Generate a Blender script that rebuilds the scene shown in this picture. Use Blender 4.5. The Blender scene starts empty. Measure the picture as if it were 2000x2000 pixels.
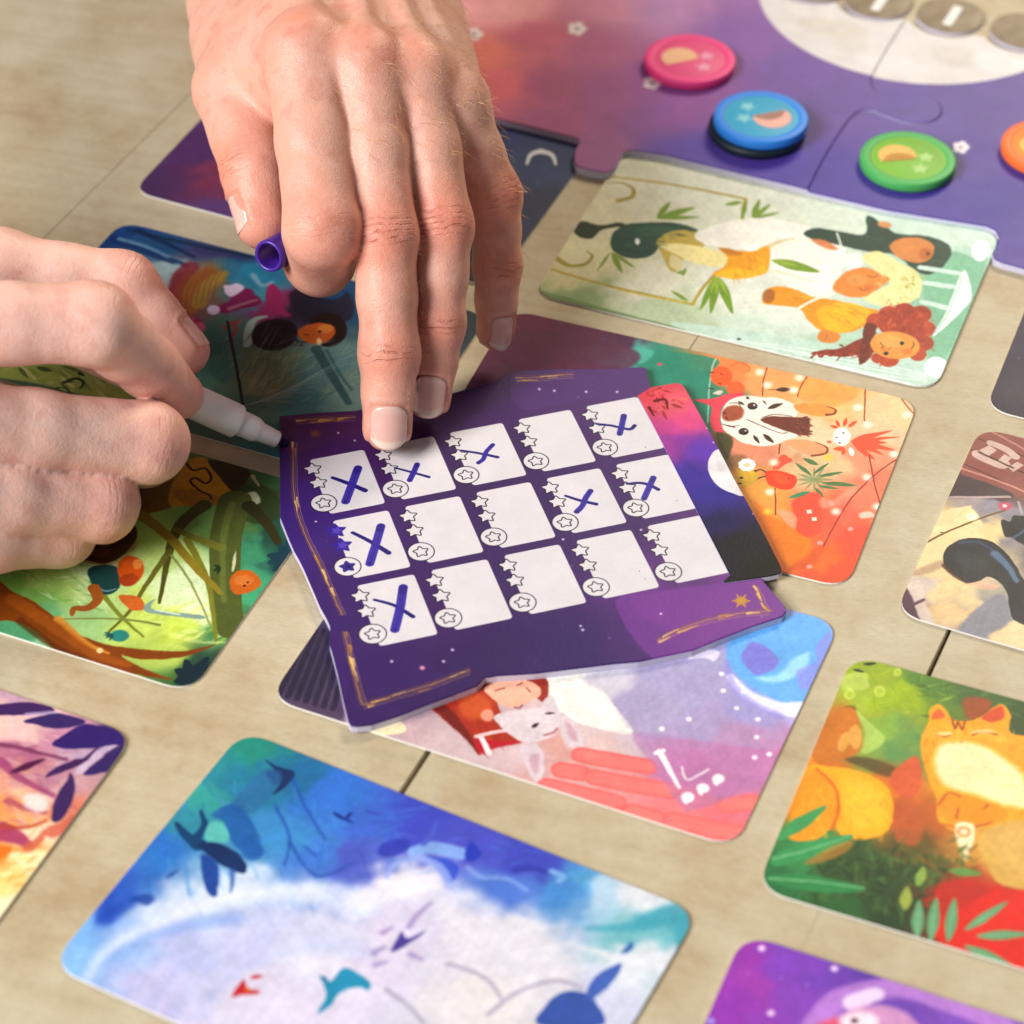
import bpy, bmesh, math, random
import numpy as np
from mathutils import Vector, Matrix

# ------------------------------------------------------------------ scene, camera, light
scene = bpy.context.scene
col = scene.collection
random.seed(7)
RNG = np.random.default_rng(11)
MM = 0.001
Y0 = 500.0                     # world origin lies on the table, 500 mm in front of the camera foot
FPX, PITCH, ROLL, CAM_H = 4968.84, 0.73069052, 0.00935849, 448.128   # from the cards' known 80 x 120 mm size

cam_d = bpy.data.cameras.new('camera')
cam_d.sensor_width = 36.0
cam_d.lens = FPX / 2000.0 * 36.0
cam_d.clip_start = 0.02
cam_d.clip_end = 50.0
cam = bpy.data.objects.new('camera', cam_d)
col.objects.link(cam)
_cp, _sp = math.cos(PITCH), math.sin(PITCH)
FWD = np.array([0, _cp, -_sp])
_r, _u = np.array([1.0, 0, 0]), np.array([0, _sp, _cp])
RGT = math.cos(ROLL) * _r + math.sin(ROLL) * _u
UPV = -math.sin(ROLL) * _r + math.cos(ROLL) * _u
CAMP = np.array([0, 0, CAM_H])
cam.matrix_world = Matrix((
    (RGT[0], UPV[0], -FWD[0], 0.0),
    (RGT[1], UPV[1], -FWD[1], -Y0 * MM),
    (RGT[2], UPV[2], -FWD[2], CAM_H * MM),
    (0, 0, 0, 1)))
cam_d.dof.use_dof = True
cam_d.dof.focus_distance = 0.675
cam_d.dof.aperture_fstop = 11.0
cam_d.dof.aperture_blades = 7
scene.camera = cam

world = bpy.data.worlds.new('World')
scene.world = world
world.use_nodes = True
wn = world.node_tree.nodes
wn['Background'].inputs[0].default_value = (0.90, 0.95, 1.0, 1)
wn['Background'].inputs[1].default_value = 0.13


def area_light(name, loc, target, size, power, color):
    d = bpy.data.lights.new(name, 'AREA')
    d.shape = 'RECTANGLE'
    d.size, d.size_y = size
    d.energy = power
    d.color = color
    o = bpy.data.objects.new(name, d)
    col.objects.link(o)
    o.location = loc
    o.rotation_euler = (Vector(target) - Vector(loc)).to_track_quat('-Z', 'Y').to_euler()
    return o


# a window to the left of the table and a warm room lamp behind on the right
area_light('window_light', (-1.45, -1.02, 1.28), (-0.05, 0.03, 0.03), (0.85, 1.0), 74.0, (1.0, 0.985, 0.975))
area_light('room_lamp', (0.58, 1.12, 0.98), (0.0, 0.05, 0.03), (0.45, 0.4), 16.0, (1.0, 0.86, 0.66))

scene.view_settings.view_transform = 'Standard'
scene.view_settings.look = 'None'
scene.view_settings.exposure = 0.0
scene.view_settings.gamma = 1.0
scene.view_settings.use_curve_mapping = False
scene.render.engine = 'CYCLES'
scene.cycles.use_denoising = True
scene.cycles.max_bounces = 8


# ------------------------------------------------------------------ helpers
def at(px, py, z=0.0):
    """point (mm) at height z that the photograph shows at px, py (2000 px frame)"""
    d = FWD + RGT * (px - 1000) / FPX + UPV * (1000 - py) / FPX
    return CAMP + d * (z - CAM_H) / d[2]


def W(p):
    return Vector((p[0] * MM, (p[1] - Y0) * MM, p[2] * MM))


class Z:
    """reading frame: an enlarged cut-out of the photograph (offset and scale)"""
    def __init__(self, x0, y0, s):
        self.x0, self.y0, self.s = x0, y0, s

    def pts(self, t):
        if isinstance(t, str):
            t = [tuple(float(v) for v in q.split(',')) for q in t.split()]
        return [(self.x0 + x / self.s, self.y0 + y / self.s) for x, y in t]


def h2(c):
    c = c.lstrip('#')
    return np.array([int(c[i:i + 2], 16) / 255 for i in (0, 2, 4)])


def lin(c):
    c = h2(c) if isinstance(c, str) else np.array(c)
    return np.where(c <= 0.04045, c / 12.92, ((c + 0.055) / 1.055) ** 2.4)


def tag(o, label=None, cat=None, group=None, kind=None):
    for k, v in (('label', label), ('category', cat), ('group', group), ('kind', kind)):
        if v:
            o[k] = v
    return o


def link(name, me, parent=None):
    o = bpy.data.objects.new(name, me)
    col.objects.link(o)
    if parent:
        o.parent = parent
    return o


def catmull(P, closed=True, n=6):
    P = np.asarray(P, float)
    N = len(P)
    if N < 3:
        return P
    out = []
    t = np.linspace(0, 1, n, endpoint=False)[:, None]
    for i in range(N if closed else N - 1):
        if closed:
            a, b, c, d = P[(i - 1) % N], P[i], P[(i + 1) % N], P[(i + 2) % N]
        else:
            a, b, c, d = P[max(i - 1, 0)], P[i], P[i + 1], P[min(i + 2, N - 1)]
        out.append(0.5 * (2 * b + (c - a) * t + (2 * a - 5 * b + 4 * c - d) * t ** 2 + (-a + 3 * b - 3 * c + d) * t ** 3))
    out = np.concatenate(out)
    return out if closed else np.vstack([out, P[-1]])


def round_poly(P, r, n=5):
    """polygon with its corners rounded by radius r (scalar or list)"""
    P = [np.array(p, float) for p in P]
    N = len(P)
    out = []
    for i in range(N):
        a, b, c = P[i - 1], P[i], P[(i + 1) % N]
        ri = r[i] if isinstance(r, (list, tuple)) else r
        u, v = a - b, c - b
        lu, lv = np.linalg.norm(u), np.linalg.norm(v)
        if ri <= 0 or lu < 1e-6 or lv < 1e-6:
            out.append(b)
            continue
        u, v = u / lu, v / lv
        half = math.acos(max(-1, min(1, float(u @ v)))) / 2
        if half > 1.5:
            out.append(b)
            continue
        L = min(ri / max(math.tan(half), 1e-3), lu * 0.45, lv * 0.45)
        p, q = b + u * L, b + v * L
        for k in range(n + 1):
            t = k / n
            out.append((1 - t) ** 2 * p + 2 * t * (1 - t) * b + t * t * q)
    return np.array(out)


# ------------------------------------------------------------------ procedural materials
def mat(name, base='#808080', rough=0.5, spec=0.5, metal=0.0, coat=0.0):
    m = bpy.data.materials.new(name)
    m.use_nodes = True
    b = m.node_tree.nodes['Principled BSDF']
    c = lin(base)
    b.inputs['Base Color'].default_value = (*c, 1)
    b.inputs['Roughness'].default_value = rough
    b.inputs['Specular IOR Level'].default_value = spec
    b.inputs['Metallic'].default_value = metal
    b.inputs['Coat Weight'].default_value = coat
    return m, m.node_tree.nodes, m.node_tree.links, b


def noise(n, l, scale, detail=4, vec=None, rough=0.55):
    t = n.new('ShaderNodeTexNoise')
    t.inputs['Scale'].default_value = scale
    t.inputs['Detail'].default_value = detail
    t.inputs['Roughness'].default_value = rough
    if vec is not None:
        l.new(vec, t.inputs['Vector'])
    return t


def ramp(n, l, fac, stops):
    r = n.new('ShaderNodeValToRGB')
    while len(r.color_ramp.elements) < len(stops):
        r.color_ramp.elements.new(0.5)
    for e, (p, c) in zip(r.color_ramp.elements, stops):
        e.position = p
        e.color = (*lin(c), 1) if isinstance(c, str) else (c, c, c, 1)
    l.new(fac, r.inputs['Fac'])
    return r


def bump(n, l, b, height, strength, dist, chain=None):
    u = n.new('ShaderNodeBump')
    u.inputs['Strength'].default_value = strength
    u.inputs['Distance'].default_value = dist
    l.new(height, u.inputs['Height'])
    if chain is not None:
        l.new(chain, u.inputs['Normal'])
    l.new(u.outputs['Normal'], b.inputs['Normal'])
    return u.outputs['Normal']


# ------------------------------------------------------------------ printing: pictures painted in code
def value_noise(w, h, cell, seed):
    g = np.random.default_rng(seed)
    gx, gy = int(w / cell) + 3, int(h / cell) + 3
    G = g.random((gy, gx))
    x, y = np.arange(w) / cell, np.arange(h) / cell
    xi, yi = x.astype(int), y.astype(int)
    fx, fy = x - xi, y - yi
    fx, fy = fx * fx * (3 - 2 * fx), fy * fy * (3 - 2 * fy)
    a = G[yi][:, xi] * (1 - fx) + G[yi][:, xi + 1] * fx
    b = G[yi + 1][:, xi] * (1 - fx) + G[yi + 1][:, xi + 1] * fx
    return a * (1 - fy)[:, None] + b * fy[:, None]


def fbm(w, h, cell, seed, octs=4):
    s = 0
    for k in range(octs):
        s = s + (value_noise(w, h, max(cell / 2 ** k, 1.01), seed + k) - 0.5) * 0.55 ** k
    return s


class Canvas:
    def __init__(self, origin, ang, x0, y0, x1, y1, res, z):
        """printed area x0..x1, y0..y1 (mm) in a frame at origin turned by ang on the height z"""
        self.o, self.z, self.res = np.array(origin[:2], float), z, res
        self.cs, self.sn = math.cos(ang), math.sin(ang)
        self.x0, self.y0, self.x1, self.y1 = x0, y0, x1, y1
        self.w, self.h = int((x1 - x0) * res), int((y1 - y0) * res)
        self.im = np.ones((self.h, self.w, 3))
        self.seed = int(abs(origin[0] * 7 + origin[1] * 3)) + 1
        wr = 0.45 * res
        self.wx, self.wy = fbm(self.w, self.h, 2.2 * res, self.seed + 50, 3) * wr, fbm(self.w, self.h, 2.2 * res, self.seed + 60, 3) * wr

    def local(self, F, t):
        P = F.pts(t)
        out = []
        for x, y in P:
            q = at(x, y, self.z)[:2] - self.o
            out.append(((self.cs * q[0] + self.sn * q[1] - self.x0) * self.res, (-self.sn * q[0] + self.cs * q[1] - self.y0) * self.res))
        return np.array(out)

    def mm(self, P):
        return (np.asarray(P, float) - [self.x0, self.y0]) * self.res

    def bg(self, items, power=3.0, wobble=7.0):
        yy, xx = np.mgrid[0:self.h:2, 0:self.w:2].astype(float)
        num, den = np.zeros(yy.shape + (3,)), np.zeros(yy.shape)
        wob = wobble * self.res
        xx = xx + fbm(self.w, self.h, 9 * self.res, self.seed, 3)[0:self.h:2, 0:self.w:2] * wob
        yy = yy + fbm(self.w, self.h, 9 * self.res, self.seed + 9, 3)[0:self.h:2, 0:self.w:2] * wob
        for F, t in items:
            for q in t.split():
                xy, c = q.split('#')
                p = self.local(F, xy)[0]
                d2 = ((xx - p[0]) ** 2 + (yy - p[1]) ** 2) / (self.res ** 2) + 4.0
                wgt = d2 ** (-power / 2 * 1.35)
                num += wgt[..., None] * h2(c)
                den += wgt
        s = num / den[..., None]
        self.im = np.repeat(np.repeat(s, 2, 0), 2, 1)[:self.h, :self.w]

    def _fill(self, P, color, soft, a, warp=1.0, inside=True, wid=None):
        pad = soft * self.res + 3 + (0 if wid is None else max(wid) * self.res)
        if warp:
            pad += 1.0 * self.res * warp
        x0, y0 = np.floor(P.min(0) - pad).astype(int)
        x1, y1 = np.ceil(P.max(0) + pad).astype(int)
        x0, y0, x1, y1 = max(x0, 0), max(y0, 0), min(x1, self.w), min(y1, self.h)
        if x1 <= x0 or y1 <= y0:
            return
        yy, xx = np.mgrid[y0:y1, x0:x1].astype(float)
        if warp:
            xx = xx + self.wx[y0:y1, x0:x1] * warp
            yy = yy + self.wy[y0:y1, x0:x1] * warp
        N = len(P)
        D = np.full(xx.shape, 1e9)
        ins = np.zeros(xx.shape, bool)
        for i in range(N if wid is None else N - 1):
            ax, ay = P[i]
            bx, by = P[(i + 1) % N]
            ex, ey = bx - ax, by - ay
            L2 = ex * ex + ey * ey + 1e-9
            t = np.clip(((xx - ax) * ex + (yy - ay) * ey) / L2, 0, 1)
            d = np.hypot(xx - ax - t * ex, yy - ay - t * ey)
            if wid is not None:
                d = d - (wid[i] + (wid[i + 1] - wid[i]) * t) * self.res / 2
            else:
                cr = ((ay > yy) != (by > yy)) & (xx < ex * (yy - ay) / (ey if ey else 1e-9) + ax)
                ins ^= cr
            D = np.minimum(D, d)
        if wid is None:
            D = np.where(ins, -D, D)
        s = max(soft * self.res * 0.62, 0.75)
        al = np.clip(0.5 - D / (2 * s), 0, 1)
        al = (al * al * (3 - 2 * al) * a)[..., None]
        sub = self.im[y0:y1, x0:x1]
        self.im[y0:y1, x0:x1] = sub * (1 - al) + h2(color) * al

    def p(self, color, F, t, soft=0.25, a=1.0, warp=0.6, sharp=False):
        P = self.local(F, t)
        self._fill(P if sharp else catmull(P), color, soft, a, warp)

    def s(self, color, F, t, w0, w1=None, soft=0.12, a=1.0, warp=0.35):
        P = self.local(F, t)
        P = catmull(P, False, 5) if len(P) > 2 else P
        u = np.linspace(0, 1, len(P))
        w1 = w0 if w1 is None else w1
        self._fill(P, color, soft, a, warp, wid=w0 + (w1 - w0) * u)

    def e(self, color, F, x, y, rx, ry, ang=0, soft=0.25, a=1.0, warp=0.4):
        t = np.linspace(0, 2 * math.pi, 22, endpoint=False)
        ca, sa = math.cos(math.radians(ang)), math.sin(math.radians(ang))
        P = [(x + rx * math.cos(k) * ca - ry * math.sin(k) * sa, y + rx * math.cos(k) * sa + ry * math.sin(k) * ca) for k in t]
        self._fill(self.local(F, P), color, soft, a, warp)

    def leaf(self, color, F, x0, y0, x1, y1, w, a=1.0, soft=0.15):
        dx, dy = x1 - x0, y1 - y0
        L = math.hypot(dx, dy)
        nx, ny = -dy / L * w / 2, dx / L * w / 2
        self.p(color, F, [(x0, y0), (x0 + dx * .35 + nx, y0 + dy * .35 + ny), (x0 + dx * .7 + nx * .8, y0 + dy * .7 + ny * .8), (x1, y1),
                          (x0 + dx * .7 - nx * .8, y0 + dy * .7 - ny * .8), (x0 + dx * .35 - nx, y0 + dy * .35 - ny)], soft, a, 0.3)

    def dots(self, color, F, t, r, soft=0.5, a=1.0):
        for q in t.split():
            x, y = (float(v) for v in q.split(','))
            self.e(color, F, x, y, r, r * 0.75, 0, soft, a, 0)

    def scatter(self, F, poly, colors, n, lo, hi, w, a=0.6, ang=None, spread=180, seed=1):
        """n small brush leaves over a polygon's box"""
        g = random.Random(seed)
        P = [tuple(float(v) for v in q.split(',')) for q in poly.split()]
        xs, ys = [p[0] for p in P], [p[1] for p in P]
        k = 0
        while k < n:
            x, y = g.uniform(min(xs), max(xs)), g.uniform(min(ys), max(ys))
            k += 1
            ins = False
            for i in range(len(P)):
                (ax, ay), (bx, by) = P[i], P[(i + 1) % len(P)]
                if (ay > y) != (by > y) and x < (bx - ax) * (y - ay) / (by - ay) + ax:
                    ins = not ins
            if not ins:
                continue
            th = math.radians((ang if ang is not None else 0) + g.uniform(-spread, spread))
            L = g.uniform(lo, hi)
            self.leaf(g.choice(colors), F, x, y, x + L * math.cos(th), y + L * math.sin(th), w * g.uniform(.6, 1.3), a * g.uniform(.5, 1.0))

    def finish(self, grain=0.05, wash=0.022, brush=0.0):
        g = fbm(self.w, self.h, 5 * self.res, self.seed + 77, 5)[..., None] * wash * 2
        st = (value_noise(self.w, self.h, 2.0, self.seed + 5) - 0.5)[..., None] * grain
        if brush:
            # brush marks: short streaks in three directions
            big = int(math.hypot(self.w, self.h)) + 8
            yy, xx = np.mgrid[0:self.h, 0:self.w].astype(np.float32)
            xx, yy = xx + self.wx * 1.5, yy + self.wy * 1.5
            tot = np.zeros((self.h, self.w))
            for k, (a, lng, wid) in enumerate(((0.5, 4.0, 0.5), (-0.55, 3.0, 0.4), (1.35, 5.0, 0.7))):
                G = np.random.default_rng(self.seed + 90 + k).random((big, big)) - 0.5
                a = a + (self.seed % 7) * 0.2
                u = (xx * math.cos(a) + yy * math.sin(a)) / (lng * self.res) + big / 2
                v = (-xx * math.sin(a) + yy * math.cos(a)) / (wid * self.res) + big / 2
                ui, vi = u.astype(np.int32), v.astype(np.int32)
                fu, fv = u - ui, v - vi
                fu = fu * fu * (3 - 2 * fu)
                tot += (G[vi, ui] * (1 - fu) + G[vi, ui + 1] * fu) * (1 - fv) + (G[vi + 1, ui] * (1 - fu) + G[vi + 1, ui + 1] * fu) * fv
            tot = tot[..., None]
            self.im = self.im * (1 + tot * brush)
        self.im = np.clip(self.im * (1 + g + st), 0, 1)

    def image(self, name):
        img = bpy.data.images.new(name, self.w, self.h)
        buf = np.ones((self.h, self.w, 4), np.float32)
        buf[..., :3] = self.im
        img.pixels.foreach_set(buf.ravel())
        img.update()
        img.pack()
        return img


def print_material(name, canvas, rough=0.42, density=1.0, spec=0.22, coat=0.0, linen=0.3):
    """ink on coated card: the painted print, with a faint linen emboss"""
    m, n, l, b = mat(name, '#ffffff', rough, spec, 0, coat)
    t = n.new('ShaderNodeTexImage')
    t.image = canvas.image(name + '_print')
    t.extension = 'EXTEND'
    uv = n.new('ShaderNodeUVMap')
    l.new(uv.outputs[0], t.inputs[0])
    mx = n.new('ShaderNodeMix')
    mx.data_type = 'RGBA'
    mx.blend_type = 'MULTIPLY'
    mx.inputs['Factor'].default_value = 1.0
    mx.inputs['B'].default_value = (density, density, density, 1)
    gm = n.new('ShaderNodeGamma')
    gm.inputs['Gamma'].default_value = 1.14
    l.new(t.outputs['Color'], gm.inputs['Color'])
    l.new(gm.outputs['Color'], mx.inputs['A'])
    l.new(mx.outputs['Result'], b.inputs['Base Color'])
    co = n.new('ShaderNodeTexCoord')
    nz = noise(n, l, 900, 3, co.outputs['Object'])
    rr = n.new('ShaderNodeMapRange')
    rr.inputs['To Min'].default_value = rough - 0.05
    rr.inputs['To Max'].default_value = rough + 0.09
    nz2 = noise(n, l, 60, 4, co.outputs['Object'])
    l.new(nz2.outputs['Fac'], rr.inputs['Value'])
    l.new(rr.outputs[0], b.inputs['Roughness'])
    bump(n, l, b, nz.outputs['Fac'], linen, 0.0001)
    b.inputs['Coat Roughness'].default_value = 0.25
    return m


def slab(name, outline, z0, z1, mats, uvbox, frame=None, bevel=0.25, parent=None, loc=(0, 0), ang=0.0, sag=None):
    """flat printed piece: outline (mm, local), printed top, plain edge; a small rolled edge on top"""
    P = np.asarray(outline, float)
    area = 0.5 * np.sum(P[:, 0] * np.roll(P[:, 1], -1) - np.roll(P[:, 0], -1) * P[:, 1])
    if area < 0:
        P = P[::-1]
    N = len(P)
    nx = np.roll(P, -1, 0) - np.roll(P, 1, 0)
    nx = np.stack([nx[:, 1], -nx[:, 0]], 1)
    nx /= np.maximum(np.linalg.norm(nx, axis=1, keepdims=True), 1e-9)
    bm = bmesh.new()
    rings = []
    for off, z in ((0.0, z0), (0.0, z1 - bevel), (-bevel * 0.35, z1 - bevel * 0.3), (-bevel, z1)):
        Q = P + nx * off
        rings.append([bm.verts.new((q[0] * MM, q[1] * MM, z * MM)) for q in Q])
    uvl = bm.loops.layers.uv.new('UVMap')
    x0, y0, x1, y1 = uvbox

    def setuv(f):
        for lp in f.loops:
            lp[uvl].uv = ((lp.vert.co.x / MM - x0) / (x1 - x0), (lp.vert.co.y / MM - y0) / (y1 - y0))
    for k in range(3):
        for i in range(N):
            j = (i + 1) % N
            f = bm.faces.new((rings[k][i], rings[k][j], rings[k + 1][j], rings[k + 1][i]))
            f.material_index = 0 if k else 1
            f.smooth = k > 0
            setuv(f)
    f = bm.faces.new(rings[3])
    f.material_index = 0
    setuv(f)
    bot = bm.faces.new(list(reversed(rings[0])))
    bot.material_index = 1
    me = bpy.data.meshes.new(name)
    bm.to_mesh(me)
    bm.free()
    for m in mats:
        me.materials.append(m)
    o = link(name, me, parent)
    o.location = (loc[0] * MM, (loc[1] - Y0) * MM if parent is None else loc[1] * MM, 0)
    o.rotation_euler = (0, 0, ang)
    return o


# ------------------------------------------------------------------ the table: wide pale planks with narrow dark joints
def table_material():
    m, n, l, b = mat('table_wood', '#bfa67c', 0.5, 0.35)
    co = n.new('ShaderNodeTexCoord')
    mp = n.new('ShaderNodeMapping')
    mp.inputs['Rotation'].default_value = (0, 0, math.radians(14))
    l.new(co.outputs['Object'], mp.inputs[0])
    st = n.new('ShaderNodeMapping')
    st.inputs['Scale'].default_value = (1.0, 9.0, 1.0)
    l.new(mp.outputs[0], st.inputs[0])
    big = noise(n, l, 9, 3, mp.outputs[0])
    grain = noise(n, l, 26, 4, st.outputs[0], 0.62)
    fine = noise(n, l, 420, 2, st.outputs[0], 0.7)
    blot = noise(n, l, 34, 4, co.outputs['Object'], 0.65)
    c1 = ramp(n, l, big.outputs['Fac'], [(0.28, '#a5967a'), (0.5, '#b9ab8e'), (0.75, '#cdc2a8')])
    c2 = ramp(n, l, grain.outputs['Fac'], [(0.3, '#8a7d62'), (0.48, '#b8aa8a'), (0.7, '#d0c6ac')])
    c3 = ramp(n, l, blot.outputs['Fac'], [(0.3, '#a5845a'), (0.5, '#c2b394'), (0.68, '#d4cab2')])
    c4 = ramp(n, l, fine.outputs['Fac'], [(0.3, 0.62), (0.5, 0.93), (0.75, 1.08)])

    def mix(a, b_, f, mode='MIX'):
        x = n.new('ShaderNodeMix')
        x.data_type = 'RGBA'
        x.blend_type = mode
        x.inputs['Factor'].default_value = f
        l.new(a, x.inputs['A'])
        l.new(b_, x.inputs['B'])
        return x.outputs['Result']
    r = mix(c1.outputs[0], c2.outputs[0], 0.34)
    r = mix(r, c3.outputs[0], 0.48)
    r = mix(r, c4.outputs[0], 0.55, 'MULTIPLY')
    # short pale scratches along the grain
    sc = n.new('ShaderNodeMapping')
    sc.inputs['Scale'].default_value = (14, 420, 1)
    sc.inputs['Rotation'].default_value = (0, 0, math.radians(20))
    l.new(co.outputs['Object'], sc.inputs[0])
    scr = noise(n, l, 1.0, 2, sc.outputs[0])
    rs = ramp(n, l, scr.outputs['Fac'], [(0.74, 0.0), (0.8, 1.0)])
    x = n.new('ShaderNodeMix')
    x.data_type = 'RGBA'
    x.inputs['B'].default_value = (*lin('#d9cda8'), 1)
    l.new(r, x.inputs['A'])
    fm = n.new('ShaderNodeMath')
    fm.operation = 'MULTIPLY'
    fm.inputs[1].default_value = 0.5
    l.new(rs.outputs[0], fm.inputs[0])
    l.new(fm.outputs[0], x.inputs['Factor'])
    # a few dark specks
    vo = n.new('ShaderNodeTexVoronoi')
    vo.inputs['Scale'].default_value = 42
    l.new(co.outputs['Object'], vo.inputs['Vector'])
    sp = ramp(n, l, vo.outputs['Distance'], [(0.018, 0.35), (0.034, 1.0)])
    rnd = n.new('ShaderNodeSeparateColor')
    l.new(vo.outputs['Color'], rnd.inputs[0])
    on = n.new('ShaderNodeMath')
    on.operation = 'GREATER_THAN'
    on.inputs[1].default_value = 0.72
    l.new(rnd.outputs[0], on.inputs[0])
    x2 = n.new('ShaderNodeMix')
    x2.data_type = 'RGBA'
    x2.blend_type = 'MULTIPLY'
    l.new(on.outputs[0], x2.inputs['Factor'])
    l.new(x.outputs['Result'], x2.inputs['A'])
    l.new(sp.outputs[0], x2.inputs['B'])
    l.new(x2.outputs['Result'], b.inputs['Base Color'])
    nb = bump(n, l, b, grain.outputs['Fac'], 0.25, 0.0008)
    bump(n, l, b, fine.outputs['Fac'], 0.3, 0.0002, nb)
    rr = n.new('ShaderNodeMapRange')
    rr.inputs['To Min'].default_value = 0.42
    rr.inputs['To Max'].default_value = 0.62
    l.new(blot.outputs['Fac'], rr.inputs['Value'])
    l.new(rr.outputs[0], b.inputs['Roughness'])
    return m


TABLE_MAT = table_material()
dark_joint, _, _, _ = mat('joint_filler', '#4a3a22', 0.9, 0.1)
table = bpy.data.objects.new('table', None)
col.objects.link(table)
tag(table, kind='structure')
SEAM_ANG = math.radians(66.0)
sdir = np.array([math.cos(SEAM_ANG), math.sin(SEAM_ANG)])
snor = np.array([sdir[1], -sdir[0]])
base = np.array([-21.8, 408.8]) + sdir * 130
# joints: offset across the planks, gap width (mm) at places along them; they close up where the boards press together
JOINTS = [(-720, [(0, .4)]), (-560, [(0, .4)]), (-378, [(0, .4)]), (-195, [(-600, .12), (200, .14), (600, .12)]), (0.0, [(-300, .2), (-140, 1.0), (-60, .95), (20, .35), (60, .08), (600, .06)]),
          (101.0, [(-600, .01), (-150, .01), (-105, .1), (-75, .95), (-45, .9), (40, .1), (600, .05)]), (290, [(0, .4)]), (470, [(0, .4)]), (640, [(0, .4)])]
VS = [-620, -400, -250, -180, -140, -105, -75, -45, -10, 20, 60, 120, 200, 400, 620]


def gap(j, v):
    q = JOINTS[j][1]
    return float(np.interp(v, [a[0] for a in q], [a[1] for a in q])) / 2


def flat(u, v, z):
    p = snor * u + sdir * v
    return (p[0] * MM, p[1] * MM, z * MM)


for i in range(len(JOINTS) - 1):
    bm = bmesh.new()
    ring = []
    for off, z in ((0, -24), (0, -0.5), (1, 0)):
        lo_ = [(JOINTS[i][0] + gap(i, v) + off * min(.3, gap(i, v)), v) for v in VS]
        hi_ = [(JOINTS[i + 1][0] - gap(i + 1, v) - off * min(.3, gap(i + 1, v)), v) for v in VS[::-1]]
        ring.append([bm.verts.new(flat(u, v, z)) for u, v in hi_ + lo_])
    n_v = len(ring[0])
    for k in range(2):
        for j in range(n_v):
            bm.faces.new((ring[k][j], ring[k + 1][j], ring[k + 1][(j + 1) % n_v], ring[k][(j + 1) % n_v]))
    bm.faces.new(ring[2])
    bm.faces.new(ring[0][::-1])
    bmesh.ops.recalc_face_normals(bm, faces=bm.faces)
    me = bpy.data.meshes.new('plank')
    bm.to_mesh(me)
    bm.free()
    me.materials.append(TABLE_MAT)
    o = link('plank', me, table)
    o.location = (base[0] * MM, (base[1] - Y0) * MM, 0)
bm = bmesh.new()
vs = [bm.verts.new(flat(u, v, z)) for z in (-3.5, -20) for u, v in ((-718, -615), (638, -615), (638, 615), (-718, 615))]
bm.faces.new(vs[:4])
bm.faces.new(vs[4:][::-1])
me = bpy.data.meshes.new('joint_filler')
bm.to_mesh(me)
bm.free()
me.materials.append(dark_joint)
o = link('joint_filler', me, table)
o.location = (base[0] * MM, (base[1] - Y0) * MM, 0)


# ------------------------------------------------------------------ picture cards (80 x 120 mm, rounded corners)
V = Z(0, 0, 1.0)
FW, FO, FS, FC = Z(1000, 250, 1.932), Z(1200, 640, 3.116), Z(500, 1200, 1.61), Z(1300, 1250, 2.576)
FB, FB2, FG, FU = Z(0, 1400, 2.76), Z(700, 1500, 2.76), Z(0, 650, 2.576), Z(180, 220, 2.841)
FK, FA, FP, FM = Z(1740, 820, 4.025), Z(0, 1320, 3.865), Z(1340, 1800, 2.927), Z(1300, 0, 2.76)
FH, F3, F4, F5 = Z(850, 0, 3.22), Z(500, 650, 3.22), Z(1000, 650, 3.22), Z(500, 1100, 2.76)

EDGE, _, _, _ = mat('card_core', '#e9e7e2', 0.6, 0.3)


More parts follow.
